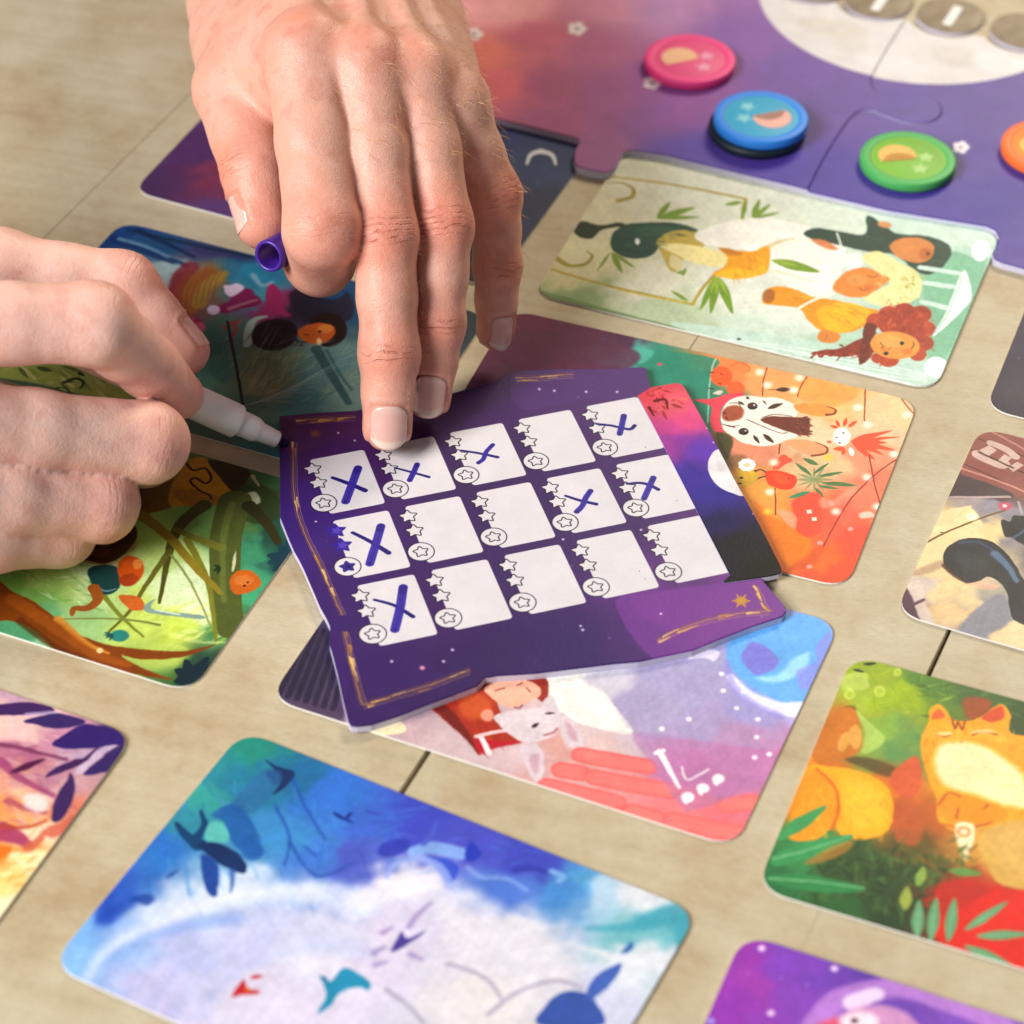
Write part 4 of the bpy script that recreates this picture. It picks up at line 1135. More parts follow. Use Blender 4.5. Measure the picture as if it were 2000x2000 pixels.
CARD_T = 0.62
for k, (cx, cy, ang, paint, label) in enumerate(CARDS):
    cv = Canvas((cx, cy), ang, -60, -40, 60, 40, 8, CARD_T)
    paint(cv)
    cv.finish(brush=0.0 if paint is art_navy else 0.045)
    m = print_material('card_' + paint.__name__[4:], cv)
    o = slab('picture_card', round_poly([(-60, -40), (60, -40), (60, 40), (-60, 40)], 7.5, 8), 0.02, CARD_T, [m, EDGE], (-60, -40, 60, 40), bevel=0.12, loc=(cx, cy), ang=ang)
    if k not in (1, 2, 5, 6):        # cards that lie free are not perfectly flat
        o.rotation_euler = (math.radians((0.16, -0.14, 0.12)[k % 3]), math.radians((-0.1, 0.14, 0.09, -0.12)[k % 4]), ang)
        o.location.z = 0.19 * MM
    tag(o, label, 'card', 'picture cards laid out on the table')


# ------------------------------------------------------------------ the moon board: thick card pieces joined like a jigsaw
BOARD_T = 2.4
BOARD_EDGE, _, _, _ = mat('board_core', '#c9c4d8', 0.7, 0.25)
MOON_C = np.array([136.4, 761.1])
MOON_R = 54.5
DISC_C = [np.array([101.1, 769.0]), np.array([121.9, 758.6]), np.array([145.2, 749.6]), np.array([168.9, 740.2])]


def xy(F, t, z):
    return [at(x, y, z)[:2] for x, y in F.pts(t)]


def paint_moon_board():
    cv = Canvas((0, 0), 0, -110, 595, 270, 830, 4.5, BOARD_T)
    cv.bg([(FH, '-600,-100#d8868c -200,300#d8787a 200,80#ecaaac 450,60#eaa6a8 300,350#e67e72 400,550#dc6c76 650,250#c4647a 700,550#a4547a 750,800#a1547e 1000,300#b06289 1100,600#9c548c 1000,950#98598a 1100,60#cc86a4 1400,80#b080b0 1500,500#864992 1500,700#804a9a 1700,950#5642a2'),  # far pinks printed paler: the warm lamp's glare is put into the colour
           (FM, '60,600#965496 400,200#825aa2 700,400#6e529c 900,600#665098 600,900#4b3a9a 900,950#4b3a96 1300,600#605098 1700,500#5c4c94 1600,900#544492 1800,1050#42368e 100,850#5842a0 1400,1050#463694 2400,800#4a3c90 2400,0#5a4a98 0,-400#b07aa0')], 2.4, 2.5)
    th = np.linspace(0, 2 * math.pi, 80, endpoint=False)
    ring = MOON_C + MOON_R * np.stack([np.cos(th), np.sin(th)], 1)
    cv._fill(cv.mm(ring), '#d8d3d2', 0.5, 1.0, 0)
    for x, y, rx, ry, k in ((1560, 310, 130, 60, '#c8c0ba'), (1800, 340, 150, 50, '#e2e0df'), (900, 160, 200, 50, '#cbc3b8'), (1200, 350, 200, 50, '#e0dcdb'), (1000, 250, 90, 40, '#cdc7c0')):
        cv.e(k, FM, x, y, rx, ry, 10, 3.0, .6)
    for x, y in ((240, 225), (890, 190), (1365, 530)):
        for a in range(0, 360, 72):
            cv.e('#efe4e4', FH, x + 36 * math.cos(math.radians(a)), y + 26 * math.sin(math.radians(a)), 26, 18, 0, .5, .95)
        cv.e('#8a7480', FH, x, y, 16, 9, 0, .5, .9)
    for a in range(0, 360, 72):
        cv.e('#efe8ec', FM, 1590 + 26 * math.cos(math.radians(a)), 795 + 20 * math.sin(math.radians(a)), 20, 15, 0, .4, .95)
    cv.e('#8a7898', FM, 1590, 795, 10, 8, 0, .4, .9)
    cv.dots('#8f7fc0', FM, '860,880 1180,1020 1000,560 1700,620 480,420', 4, .4, .5)
    cv.im = np.clip(cv.im, 0, 1) ** 0.86
    cv.finish(.05, .02)
    return cv


MOON_CV = paint_moon_board()
MOON_MAT = print_material('moon_board_print', MOON_CV, 0.45, 1.0, 0.3, linen=0.35)
game_board = bpy.data.objects.new('game_board', None)
col.objects.link(game_board)
game_board.location = (0.1, 0.2, 0)
tag(game_board, 'thick pink and violet game board with white moon and card notches', 'game board')
UVB = (-110, 595, 270, 830)
OFF = np.array([100.0, 200.0 + Y0])


def board_piece(outline, label, top=BOARD_T):
    P = np.array(outline)
    o = slab('board_piece', P - OFF, 0.03, top, [MOON_MAT, BOARD_EDGE], (UVB[0] - OFF[0], UVB[1] - OFF[1], UVB[2] - OFF[0], UVB[3] - OFF[1]), bevel=0.35, parent=game_board)
    o['label'] = label
    return o


zt = BOARD_T
joint = catmull(xy(FM, '765,1028 830,895 900,775 960,685 1010,625 1062,598 1120,600 1200,632 1290,662 1380,668 1450,650 1488,605 1462,548 1390,515 1300,506 1210,518 1140,498 1108,458 1112,415 1160,320 1230,205 1292,108', zt), False, 5)
lower_left = xy(V, '480,118', zt) + xy(FH, '330,738 700,828 875,872 900,880 906,905 880,945 872,1010 885,1048 940,1068 1060,1092 1110,1086 1140,1050 1165,990 1185,962 1230,950', zt) + xy(FM, '0,842 400,940 700,1010', zt)
lower_left[0] = np.array(at(505, 108, zt)[:2])
# scalloped far edge that follows the round score discs
sd = DISC_C[3] - DISC_C[0]
sd = sd / np.linalg.norm(sd)
sn = np.array([-sd[1], sd[0]])
if sn[1] > 0:
    sn = -sn


def scallops(k0, k1, a0=None, a1=None):
    out = []
    for k in range(k0, k1 + 1):
        c = DISC_C[k] if k < 4 else DISC_C[3] + sd * 25.2 * (k - 3)
        for t in np.linspace(math.pi * 0.79, math.pi * 0.21, 9):
            out.append(c + 13.8 * (sd * math.cos(t) + sn * math.sin(t)))
    return out


left_top = DISC_C[0] - sd * 13.5
piece_l = lower_left + list(joint) + list(reversed(scallops(0, 1))) + [left_top, left_top - sd * 120, np.array([-62.0, 836.0]) - sd * 30]
board_piece(piece_l, 'pink and violet left piece of the board with jigsaw joint', BOARD_T + 0.5)
notch = xy(FM, '785,1036 1200,1132', zt) + xy(V, '1925,441 1944,449 1951,462 1946,480 1938,494 1942,505 1956,512 2000,524 2060,540', zt)
n0 = notch[-1]
dirx = np.array([math.cos(-0.38), math.sin(-0.38)])
piece_r = notch + [n0 + dirx * 90, n0 + dirx * 90 + np.array([-dirx[1], dirx[0]]) * 110] + list(reversed(scallops(2, 5))) + list(joint[::-1])
board_piece(piece_r, 'violet right piece of the board under the green token')

# score discs lying in the scalloped edge
DISC_MAT, n_, l_, b_ = mat('score_disc_print', '#8d8172', 0.5, 0.4)
nz = noise(n_, l_, 160, 4, n_.new('ShaderNodeTexCoord').outputs['Object'])
rp = ramp(n_, l_, nz.outputs['Fac'], [(0.3, '#75634c'), (0.6, '#8d7d66'), (0.8, '#a39680')])
l_.new(rp.outputs[0], b_.inputs['Base Color'])
BAR_MAT, _, _, _ = mat('white_ink', '#e6e4e0', 0.6, 0.3)
names = ['grey brown round disc with white bar, leftmost in the scalloped board edge', 'grey brown round disc with white bar, at the end of the jigsaw joint',
         'grey brown round disc with white bar, right of the jigsaw joint', 'grey speckled round disc at the right edge of the picture']
th = np.linspace(0, 2 * math.pi, 40, endpoint=False)
for k, c in enumerate(DISC_C):
    circ = 11.3 * np.stack([np.cos(th), np.sin(th)], 1)
    o = slab('score_disc', circ, 0.02, 1.4, [DISC_MAT, BOARD_EDGE], (-12, -12, 12, 12), bevel=0.2, loc=c - sn * 2.2, ang=0)
    tag(o, names[k], 'disc', 'score discs along the board')
    if k < 3:
        d1 = np.array([0.42, 0.907])
        d2 = np.array([d1[1], -d1[0]])
        bar = round_poly([-d1 * 6.6 - d2 * 1.6, -d1 * 6.6 + d2 * 1.6, d1 * 6.6 + d2 * 1.6, d1 * 6.6 - d2 * 1.6], 0.5, 3) + d2 * 1.0
        slab('number_mark', bar, 1.4, 1.46, [BAR_MAT, BAR_MAT], (-12, -12, 12, 12), bevel=0.02, parent=o)


# ------------------------------------------------------------------ purple score board with the grid of answer boxes
SB_Z0, SB_Z1 = 0.66, 2.8
GO = np.array([-54.5, 517.06])          # first box, upper left corner
GA = math.radians(17.3)
GX = np.array([math.cos(GA), math.sin(GA)])
GY = np.array([GX[1], -GX[0]])


def paint_score_board():
    cv = Canvas((0, 0), 0, -72, 415, 92, 560, 9, SB_Z1)
    cv.bg([(V, '560,830#4c2158 620,900#4a2264 560,950#46267a 570,1050#43257c 640,1180#42246f 700,1380#42236e 800,1340#3f2268 950,1300#3a2060 1100,1280#3b2266 1250,1230#4a2470 1300,1180#783690 1400,1200#7f3a94 1500,1180#753590 800,1200#472668 900,900#43285f 720,820#552a66 900,790#4c2a6a 1100,740#56356f 1230,740#54346f 1000,1000#432a66 1200,1050#472d69 1350,1080#5a2f76 1000,1150#442a66')], 3)
    for P0, cc, a in (('1215,1145 1240,1250 1300,1278 1400,1254', '#5b2a80', .5),):
        cv.s(cc, V, P0, 2, 3, 1, a)
    cv.p('#7f3b98', F4, '650,1690 900,1635 1300,1575 1600,1560 1760,1730 1400,1900 1000,2050 830,2000', .5, .75)
    cv.p('#5e3c7e', F4, '20,250 400,226 860,200 880,420 470,420 60,480', .5, .55)
    cv.p('#3a1f5c', F5, '520,600 700,720 1200,560 1230,640 900,800 520,900', .6, .45)
    cv.p('#5c2a5c', F3, '140,510 620,480 640,620 420,700 240,760 140,700', .8, .5)
    gold = ['#b98a4c', '#e0b25a', '#9c6f48', '#caa070']
    g = random.Random(3)
    runs = [(F3, '238,690 240,900 252,1080 304,1250 402,1450 470,1610 545,1775', (1, 0)), (F5, '478,372 500,470 522,560 578,768', (1, 0)), (F5, '582,770 720,728 860,686 1010,636 1150,580', (0, 1)),
            (F3, '250,556 360,548 500,542 625,536', (0, 1)), (F4, '20,290 180,284 300,274 385,268', (0, 1)), (F4, '1525,1590 1560,1660 1590,1720 1628,1754', (1, 0)), (F4, '915,1938 1100,1852 1300,1794 1480,1764 1622,1756', (0, 1))]
    for F, t, (ox, oy) in runs:
        P = [tuple(float(v) for v in q.split(',')) for q in t.split()]
        for k, (w_, cc, a_) in enumerate(((.2, '#8f6440', .8), (.26, '#c79a52', .9), (.2, '#a5774a', .8), (.16, '#d8b478', .6))):
            d = (k - 1.5) * 12
            cv.s(cc, F, [(x + ox * d, y + oy * d) for x, y in P], w_, w_, .1, a_, .5)
        D = catmull(np.array(P), False, 8)
        for k in range(7):
            a0 = g.randrange(0, max(1, len(D) - 6))
            cv.s(g.choice(['#e3b75e', '#c8923c', '#f0cf86']), F, [tuple(q) for q in D[a0:a0 + g.randrange(3, 7)] + np.array([ox, oy]) * g.uniform(-14, 14)], g.uniform(.2, .9), .2, .15, .75, .6)
    for a in range(0, 360, 30):
        r = 62 if a % 60 == 0 else 40
        cv.leaf('#c9963c', F4, 1440, 1686, 1440 + r * math.cos(math.radians(a)), 1686 + r * .8 * math.sin(math.radians(a)), 14, .9)
    for a in range(0, 360, 45):
        cv.leaf('#8a5a3c', F3, 372, 635, 372 + 40 * math.cos(math.radians(a)), 635 + 30 * math.sin(math.radians(a)), 12, .7)
    for k in range(150):
        x, y = g.uniform(-65, 85), g.uniform(420, 555)
        r = abs(g.gauss(0, .16)) + .05
        cv._fill(cv.mm(np.array([(x + r * math.cos(t), y + r * math.sin(t)) for t in np.linspace(0, 6.283, 8, endpoint=False)])), g.choice(['#8f74b4', '#7a5a9c', '#a48cc4', '#c87aa8']), .15, g.uniform(.2, .7), 0)
    cv.dots('#e9d8ee', F3, '620,678 515,630 375,1188 1730,170', 7, .3, .9)
    cv.dots('#f0a0c0', F5, '895,565', 14, .6, .9)
    cv.dots('#e6dcf2', F5, '1058,468 1010,530 1760,360 730,530', 9, .4, .8)
    cv.dots('#e6dcf2', F4, '935,1768 170,355 265,365 465,372 660,372 430,1845 810,1240 320,1300', 9, .4, .8)

    def gp(u, v):
        return GO + GX * u + GY * v

    def fill(P, cc, a=1.0, soft=.04):
        cv._fill(cv.mm(np.array([gp(u, v) for u, v in P])), cc, soft, a, 0)

    def line(P, w, cc, a=1.0, soft=.05, w1=None):
        Q = cv.mm(np.array([gp(u, v) for u, v in P]))
        ww = np.linspace(w, w if w1 is None else w1, len(Q))
        cv._fill(Q, cc, soft, a, 0, wid=ww)

    def star(u, v, R, r=None, rot=0.0):
        r = r or R * .52
        P = [(u + (R if k % 2 == 0 else r) * math.sin(rot + math.pi * k / 5), v - (R if k % 2 == 0 else r) * math.cos(rot + math.pi * k / 5)) for k in range(10)]
        return round_poly(P, [.35, .2] * 5, 3)
    WHITE, INKD = '#dcd8dc', '#1c1626'
    for r in range(3):
        for c in range(5):
            u0, v0 = 19.53 * c, 25.55 * r - 0.1 * c
            fill(round_poly([(u0, v0), (u0 + 15.05, v0), (u0 + 15.05, v0 + 22.7), (u0, v0 + 22.7)], 1.1, 5), WHITE)
            fill([(u0 - .3, v0 + 12.5), (u0 + 1.0, v0 + 12.5), (u0 + 1.0, v0 + 15.5), (u0 - .3, v0 + 15.5)], '#46295f', .0)
            for (du, dv) in ((-0.1, 3.9), (0.0, 9.8)):
                S = star(u0 + du, v0 + dv, 2.75, rot=.12)
                fill(S, WHITE)
                line(list(S) + [S[0]], .3, INKD)
            th = np.linspace(0, 2 * math.pi, 28, endpoint=False)
            ci = [(u0 - .5 + 3.45 * math.cos(t), v0 + 18 + 3.45 * math.sin(t)) for t in th]
            fill(ci, WHITE)
            line(ci + [ci[0]], .27, INKD)
            S = star(u0 - .5, v0 + 18, 2.35, rot=.05)
            line(list(S) + [S[0]], .3, INKD)
            if (r, c) == (1, 0):
                for (du, dv) in ((-0.1, 3.9), (0.0, 9.8)):
                    fill(star(u0 + du, v0 + dv, 3.25, rot=.12), '#3a2596', 1, .2)
                    fill(star(u0 + du + .3, v0 + dv, 1.7, rot=.5), '#6450c0', .8, .4)
                fill(star(u0 - .5, v0 + 18, 2.5, rot=.05), '#372690', .95, .12)
                fill(star(u0 - .3, v0 + 18, 1.1, rot=.4), '#241a66', .9, .2)

    # dry-wipe marker crosses
    def ink(F, t, w, cc='#34259a', a=.95, w1=None):
        P = cv.local(F, t)
        P = catmull(P, False, 6) if len(P) > 2 else P
        cv._fill(P, cc, .07, a, .12, wid=np.linspace(w, w1 or w, len(P)))

    def core(F, t, w):
        P = cv.local(F, t)
        P = catmull(P, False, 6) if len(P) > 2 else P
        cv._fill(P, '#5a48bc', .5, .55, .2, wid=np.linspace(w, w, len(P)))
    for F, thin, thick, wn_, wk in (
            (F3, '480,912 590,952 684,992', '640,852 602,955 562,1062', 1.35, 2.3), (F3, '872,850 980,878 1086,908', '1012,828 990,878 966,928', .8, 1.6),
            (F3, '1290,741 1410,760 1518,783', '1488,705 1448,748 1428,795 1398,818', .9, 1.3), (F4, '532,574 620,584 700,602 745,606 770,584', '702,522 690,580 676,636', 1.0, 1.7),
            (F4, '336,1026 430,1056 528,1078', '492,995 462,1040 440,1090 406,1126', 1.0, 1.6), (F4, '722,950 800,945 860,957 918,986', '888,912 860,975 830,1042', 1.0, 1.7),
            (F3, '606,1258 720,1315 832,1384', '784,1218 752,1330 714,1452', 1.3, 2.3), (F3, '745,1680 860,1712 930,1750 986,1786', '924,1602 905,1730 872,1868', 1.1, 2.4)):
        ink(F, thin, wn_ * .8, '#271b78', 1, wn_ * 1.15)
        ink(F, thick, wk, '#3a2ba2', .93)
        core(F, thick, wk * .45)
        Pk = [tuple(float(v) for v in q.split(',')) for q in thick.split()]
        for o_ in (-wk * 3.2, wk * 3.0, wk * 1.2):
            ink(F, [(x + o_, y + o_ * .3) for x, y in Pk], .22, '#241872', .55)
        ink(F, [Pk[0], (Pk[0][0] * .8 + Pk[1][0] * .2, Pk[0][1] * .8 + Pk[1][1] * .2)], wk * .9, '#2a1c80', .6)
        a, b2 = thick.split()[0], thick.split()[-1]
        cv.dots('#241868', F, b2, 11, .3, .8)
    cv.dots('#6a6474', F4, '838,720 1035,1055 835,1548 800,1500', 4, .15, .9)
    cv.finish(.03, .012)
    return cv


SB_CV = paint_score_board()
SB_MAT = print_material('score_board_print', SB_CV, 0.42, 0.96, 0.3, linen=0.4)
sb_out = xy(F3, '146,522 380,500 622,488', SB_Z1) + xy(F3, '900,440 1232,378 1372,338 1500,300', SB_Z1) + xy(F4, '-60,272 60,236 300,226 560,226 820,212 846,222 856,280 872,345 900,420', SB_Z1) + \
    xy(F4, '1500,1460 1590,1570 1660,1650 1722,1722 1726,1750 1700,1784 1500,1850 1300,1928', SB_Z1) + xy(F5, '2350,470 2060,530 1932,541 1690,571 1500,594 1300,606 1232,618 1214,640 1190,662 1060,712 940,756 780,820 620,872 545,880 512,878 496,850 470,740 440,600 415,500 398,440 399,350', SB_Z1) + \
    xy(F3, '462,1836 440,1790 402,1722 350,1600 300,1484 268,1420 240,1372 196,1270 152,1158 149,1050 150,880 147,700', SB_Z1)
SBB = (-72, 415, 92, 560)
score_board = slab('score_board', np.array(sb_out) - [0, Y0], SB_Z0, SB_Z1, [SB_MAT, BOARD_EDGE], (SBB[0], SBB[1] - Y0, SBB[2], SBB[3] - Y0), bevel=0.3, loc=(0, Y0))
tag(score_board, 'purple score board with ragged gold lined edge, white boxes and inked crosses', 'score board')
# the sunset sheet pushed into its right side
SUN_CV = Canvas((0, 0), 0, 15, 455, 80, 560, 8, SB_Z1 + .35)
SUN_CV.bg([(F4, '850,370#c84450 900,400#dc4e60 1000,450#ea6a78 1060,560#e2548e 980,620#cc4c98 950,720#a846a4 1050,700#963ea8 1180,740#663ab0 1150,900#4632a0 1100,1100#3a2c84 1250,1000#362a90 1300,1200#201b58 1400,1450#14132a 1450,1350#111124 1600,1480#080a0e 1650,1500#0a100d')], 2.8, 3.0)
SUN_CV.scatter(F4, '815,350 1080,330 1100,420 900,520 840,450', ['#b0282c', '#f2876c', '#8a1c2c', '#e8606a'], 40, 30, 80, 16, .7, 30, 60, 61)
SUN_CV.s('#7a1624', F4, '900,430 960,420 980,480', 1.2, .5)
SUN_CV.s('#7a1624', F4, '860,470 890,520', 1.0, .5)
SUN_CV.p('#e9e6e9', F4, '1290,735 1248,775 1229,832 1245,902 1300,968 1382,1008 1470,1022 1560,900 1400,720', .3, 1, .2)
SUN_CV.p('#d3cfd4', F4, '1290,800 1340,830 1330,880 1290,860', 1.2, .6)
SUN_CV.dots('#f4e6ec', F4, '1180,500 1225,600 1265,690 1380,880 1515,1140 1575,1235', 6, .25, .8)
SUN_CV.finish(.04, .05)
SUN_MAT = print_material('sunset_sheet_print', SUN_CV, 0.45, 0.92, 0.2)
su = xy(F4, '792,392 872,342 1032,314 1066,322 1092,352 1250,632 1400,920 1560,1210 1692,1470 1698,1496 1680,1516 1620,1530 1332,1572 1330,1560 1372,1524', SB_Z1 + .35)
sunset = slab('sunset_sheet', np.array(su) - [0, Y0], SB_Z1 - 1.2, SB_Z1 + .35, [SUN_MAT, BOARD_EDGE], (15, 455 - Y0, 80, 560 - Y0), bevel=0.2, loc=(0, Y0))
tag(sunset, 'sheet fading from pink to black with half moon, pushed into the score board', 'sheet')


# ------------------------------------------------------------------ player tokens
def lathe(name, prof, mats, parent=None, seg=64, idx=None):
    bm = bmesh.new()
    rings = []
    for r, z in prof:
        if r < 1e-6:
            rings.append([bm.verts.new((0, 0, z * MM))])
        else:
            rings.append([bm.verts.new((r * MM * math.cos(2 * math.pi * k / seg), r * MM * math.sin(2 * math.pi * k / seg), z * MM)) for k in range(seg)])
    for i in range(len(rings) - 1):
        a, b2 = rings[i], rings[i + 1]
        for k in range(seg):
            j = (k + 1) % seg
            if len(a) == 1 and len(b2) == 1:
                continue
            if len(a) == 1:
                f = bm.faces.new((a[0], b2[k], b2[j]))
            elif len(b2) == 1:
                f = bm.faces.new((a[k], a[j], b2[0]))
            else:
                f = bm.faces.new((a[k], a[j], b2[j], b2[k]))
            f.smooth = True
            if idx:
                f.material_index = idx[i]
    bmesh.ops.recalc_face_normals(bm, faces=bm.faces)
    me = bpy.data.meshes.new(name)
    bm.to_mesh(me)
    bm.free()
    for m in mats:
        me.materials.append(m)
    return link(name, me, parent)


def plastic(name, c, rough=0.46):
    m, n, l, b = mat(name, c, rough, 0.45)
    b.inputs['Subsurface Weight'].default_value = 0.12
    b.inputs['Subsurface Radius'].default_value = (0.002, 0.002, 0.002)
    nz = noise(n, l, 700, 3, n.new('ShaderNodeTexCoord').outputs['Object'])
    bump(n, l, b, nz.outputs['Fac'], 0.12, 0.0002)
    return m


def crescent(R, r, off, n=14):
    a = math.acos(max(-1, min(1, (R * R + off * off - r * r) / (2 * R * off))))
    b2 = math.acos(max(-1, min(1, (off * off + r * r - R * R) / (2 * off * r))))
    o = [(R * math.cos(t), R * math.sin(t)) for t in np.linspace(a, 2 * math.pi - a, n)]
    i = [(off + r * math.cos(t), r * math.sin(t)) for t in np.linspace(math.pi + b2, math.pi - b2, n)]
    return np.array(o + i)


def token(px, py, rim, face, mark, label, z=BOARD_T, rot=0.0, star_c='#cfe0d8', tilt=(0, 0)):
    c = at(px, py, z + 3.4)
    t = bpy.data.objects.new('player_token', None)
    col.objects.link(t)
    t.location = W((c[0], c[1], z + 0.02))
    t.rotation_euler = (tilt[0], tilt[1], 0)
    t.scale = (1, 1, 0.75)
    tag(t, label, 'token', 'round plastic player tokens')
    rm = plastic('token_rim_' + rim[1:], rim, 0.5)
    fm = plastic('token_face_' + face[1:], face, 0.55)
    mk = plastic('token_mark_' + mark[1:], mark, 0.5)
    sm = plastic('token_star_' + star_c[1:], star_c, 0.5)
    lathe('rim', [(0, 0), (14.0, 0), (14.7, .5), (14.85, 1.2), (14.85, 3.6), (14.65, 4.25), (14.1, 4.5), (12.2, 4.5), (11.85, 4.4), (11.7, 4.1)], [rm], t)
    f = lathe('face', [(11.75, 4.05), (11.5, 4.2), (11.1, 4.0), (10.8, 4.2), (0, 4.22)], [fm], t)
    cs, sn_ = math.cos(rot), math.sin(rot)

    def put(P, ox, oy, name, m):
        Q = np.array([((x + ox) * cs - (y + oy) * sn_, (x + ox) * sn_ + (y + oy) * cs) for x, y in P])
        slab(name, Q, 4.1, 4.38, [m, m], (-15, -15, 15, 15), bevel=0.1, parent=t)
    put(crescent(6.0, 5.6, 4.3), -1.6, -3.0, 'moon_mark', mk)
    for ox, oy in ((0.6, 5.6), (6.4, 2.0)):
        put([((2.9 if k % 2 == 0 else 1.5) * math.sin(math.pi * k / 5), (2.9 if k % 2 == 0 else 1.5) * math.cos(math.pi * k / 5)) for k in range(10)], ox, oy, 'star_mark', sm)
    return t


token(1348, 113, '#ec3f86', '#e04a80', '#eab48a', 'pink round token, leftmost on the moon board', z=BOARD_T + 0.5, rot=-1.2, star_c='#e89ab4')
token(1487, 226, '#2a86e6', '#3aa6cc', '#e8b0a0', 'blue round token raised over a dark shadow disc', z=BOARD_T + 3.55, rot=1.9, star_c='#7fccd8')
token(1774, 307, '#4bac58', '#7cb63e', '#e2b45a', 'green round token right of the jigsaw joint', rot=-1.4, star_c='#a8d07a')
token(2050, 283, '#f0702c', '#ec8a3c', '#e8b050', 'orange round token cut by the right edge', rot=-1.0, star_c='#f4b080')
dk = lathe('shadow_disc', [(0, 0), (14.7, 0), (15.3, .4), (15.4, 1.5), (15.2, 2.6), (14.5, 3.0), (0, 3.0)], [plastic('shadow_disc_dark', '#12232e')])  # dark disc added to stand in for the blue token's shadow
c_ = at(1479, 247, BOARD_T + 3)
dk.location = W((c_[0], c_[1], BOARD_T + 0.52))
tag(dk, 'thin dark disc added as the shadow under the blue token', 'token')


# ------------------------------------------------------------------ marker and its cap
def along(a, b, prof, name, mats, parent=None, idx=None, seg=40):
    """lathe along the line a-b (mm); prof = (distance from a, radius)"""
    o = lathe(name, [(r, d) for d, r in prof], mats, parent, seg, idx)
    d = Vector(np.asarray(b) - np.asarray(a))
    o.rotation_euler = d.to_track_quat('Z', 'Y').to_euler()
    o.location = W(a)
    return o


PEN_TIP = at(563, 868.5, 3.0)
PEN_MID = at(376, 783.5, 19.5)
PEN_D = (PEN_MID - PEN_TIP) / np.linalg.norm(PEN_MID - PEN_TIP)
PEN_END = PEN_TIP + PEN_D * 118
pen_white = plastic('marker_white_plastic', '#f6f6f4', 0.35)
nib_mat, _, _, _ = mat('marker_nib_felt', '#1c1440', 0.8, 0.2)
pen_purple = plastic('cap_violet_plastic', '#40208e', 0.34)
pen = bpy.data.objects.new('marker_pen', None)
col.objects.link(pen)
pen.location = W((PEN_TIP[0], PEN_TIP[1], 3.0))
tag(pen, 'white dry wipe marker with dark nib touching the score board corner', 'marker')


def pen_part(name, prof, m):
    o = along(PEN_TIP, PEN_END, prof, name, [m])
    o.location = (0, 0, 0)
    o.parent = pen
    return o


pen_part('nib', [(0.0, 0), (0.15, .7), (1.2, 1.15), (3.6, 1.25), (4.2, 1.0)], nib_mat)
pen_part('cone', [(3.4, 0), (3.4, 2.1), (3.7, 2.3), (8.6, 2.62), (9.0, 2.8), (10.3, 3.35), (10.5, 3.42), (16.0, 3.5), (16.2, 3.3)], pen_white)
pen_part('barrel', [(15.7, 0), (15.7, 4.35), (16.0, 4.6), (17, 4.65), (100, 4.65), (101, 4.5)], pen_white)
pen_part('end_plug', [(100.6, 4.3), (108, 4.2), (109.5, 3.6), (110, 0)], pen_purple)

CAP_O = at(523.5, 501, 47)
CAP_D = FWD * 0.80 + RGT * 0.47 + UPV * 0.36
CAP_D /= np.linalg.norm(CAP_D)
cap = along(CAP_O, CAP_O + CAP_D * 10, [(0.35, 3.35), (0.0, 3.6), (0.0, 4.1), (0.3, 4.35), (1.6, 4.45), (26, 4.75), (27.5, 4.2), (28, 0)], 'pen_cap', [pen_purple])
inner = along(CAP_O, CAP_O + CAP_D * 10, [(0.34, 3.36), (1.2, 3.2), (18, 2.9), (18.2, 0)], 'bore', [pen_purple])
inner.parent = cap
inner.matrix_parent_inverse = Matrix()
inner.location = (0, 0, 0)
inner.rotation_euler = (0, 0, 0)
tag(cap, 'violet marker cap held open end out between thumb and forefinger', 'pen cap')


# ------------------------------------------------------------------ hands: smooth blends of tapered limbs, meshed with surface nets
def smin(a, b, k):
    h = np.maximum(k - np.abs(a - b), 0) / k
    return np.minimum(a, b) - h * h * k * 0.25


def rcone(P, a, b, ra, rb):
    ba = b - a
    L2 = ba @ ba + 1e-9
    h = np.clip((P - a) @ ba / L2, 0, 1)
    return np.linalg.norm(P - a - h[:, None] * ba, axis=1) - (ra + (rb - ra) * h)


def unit(v):
    return v / np.linalg.norm(v)


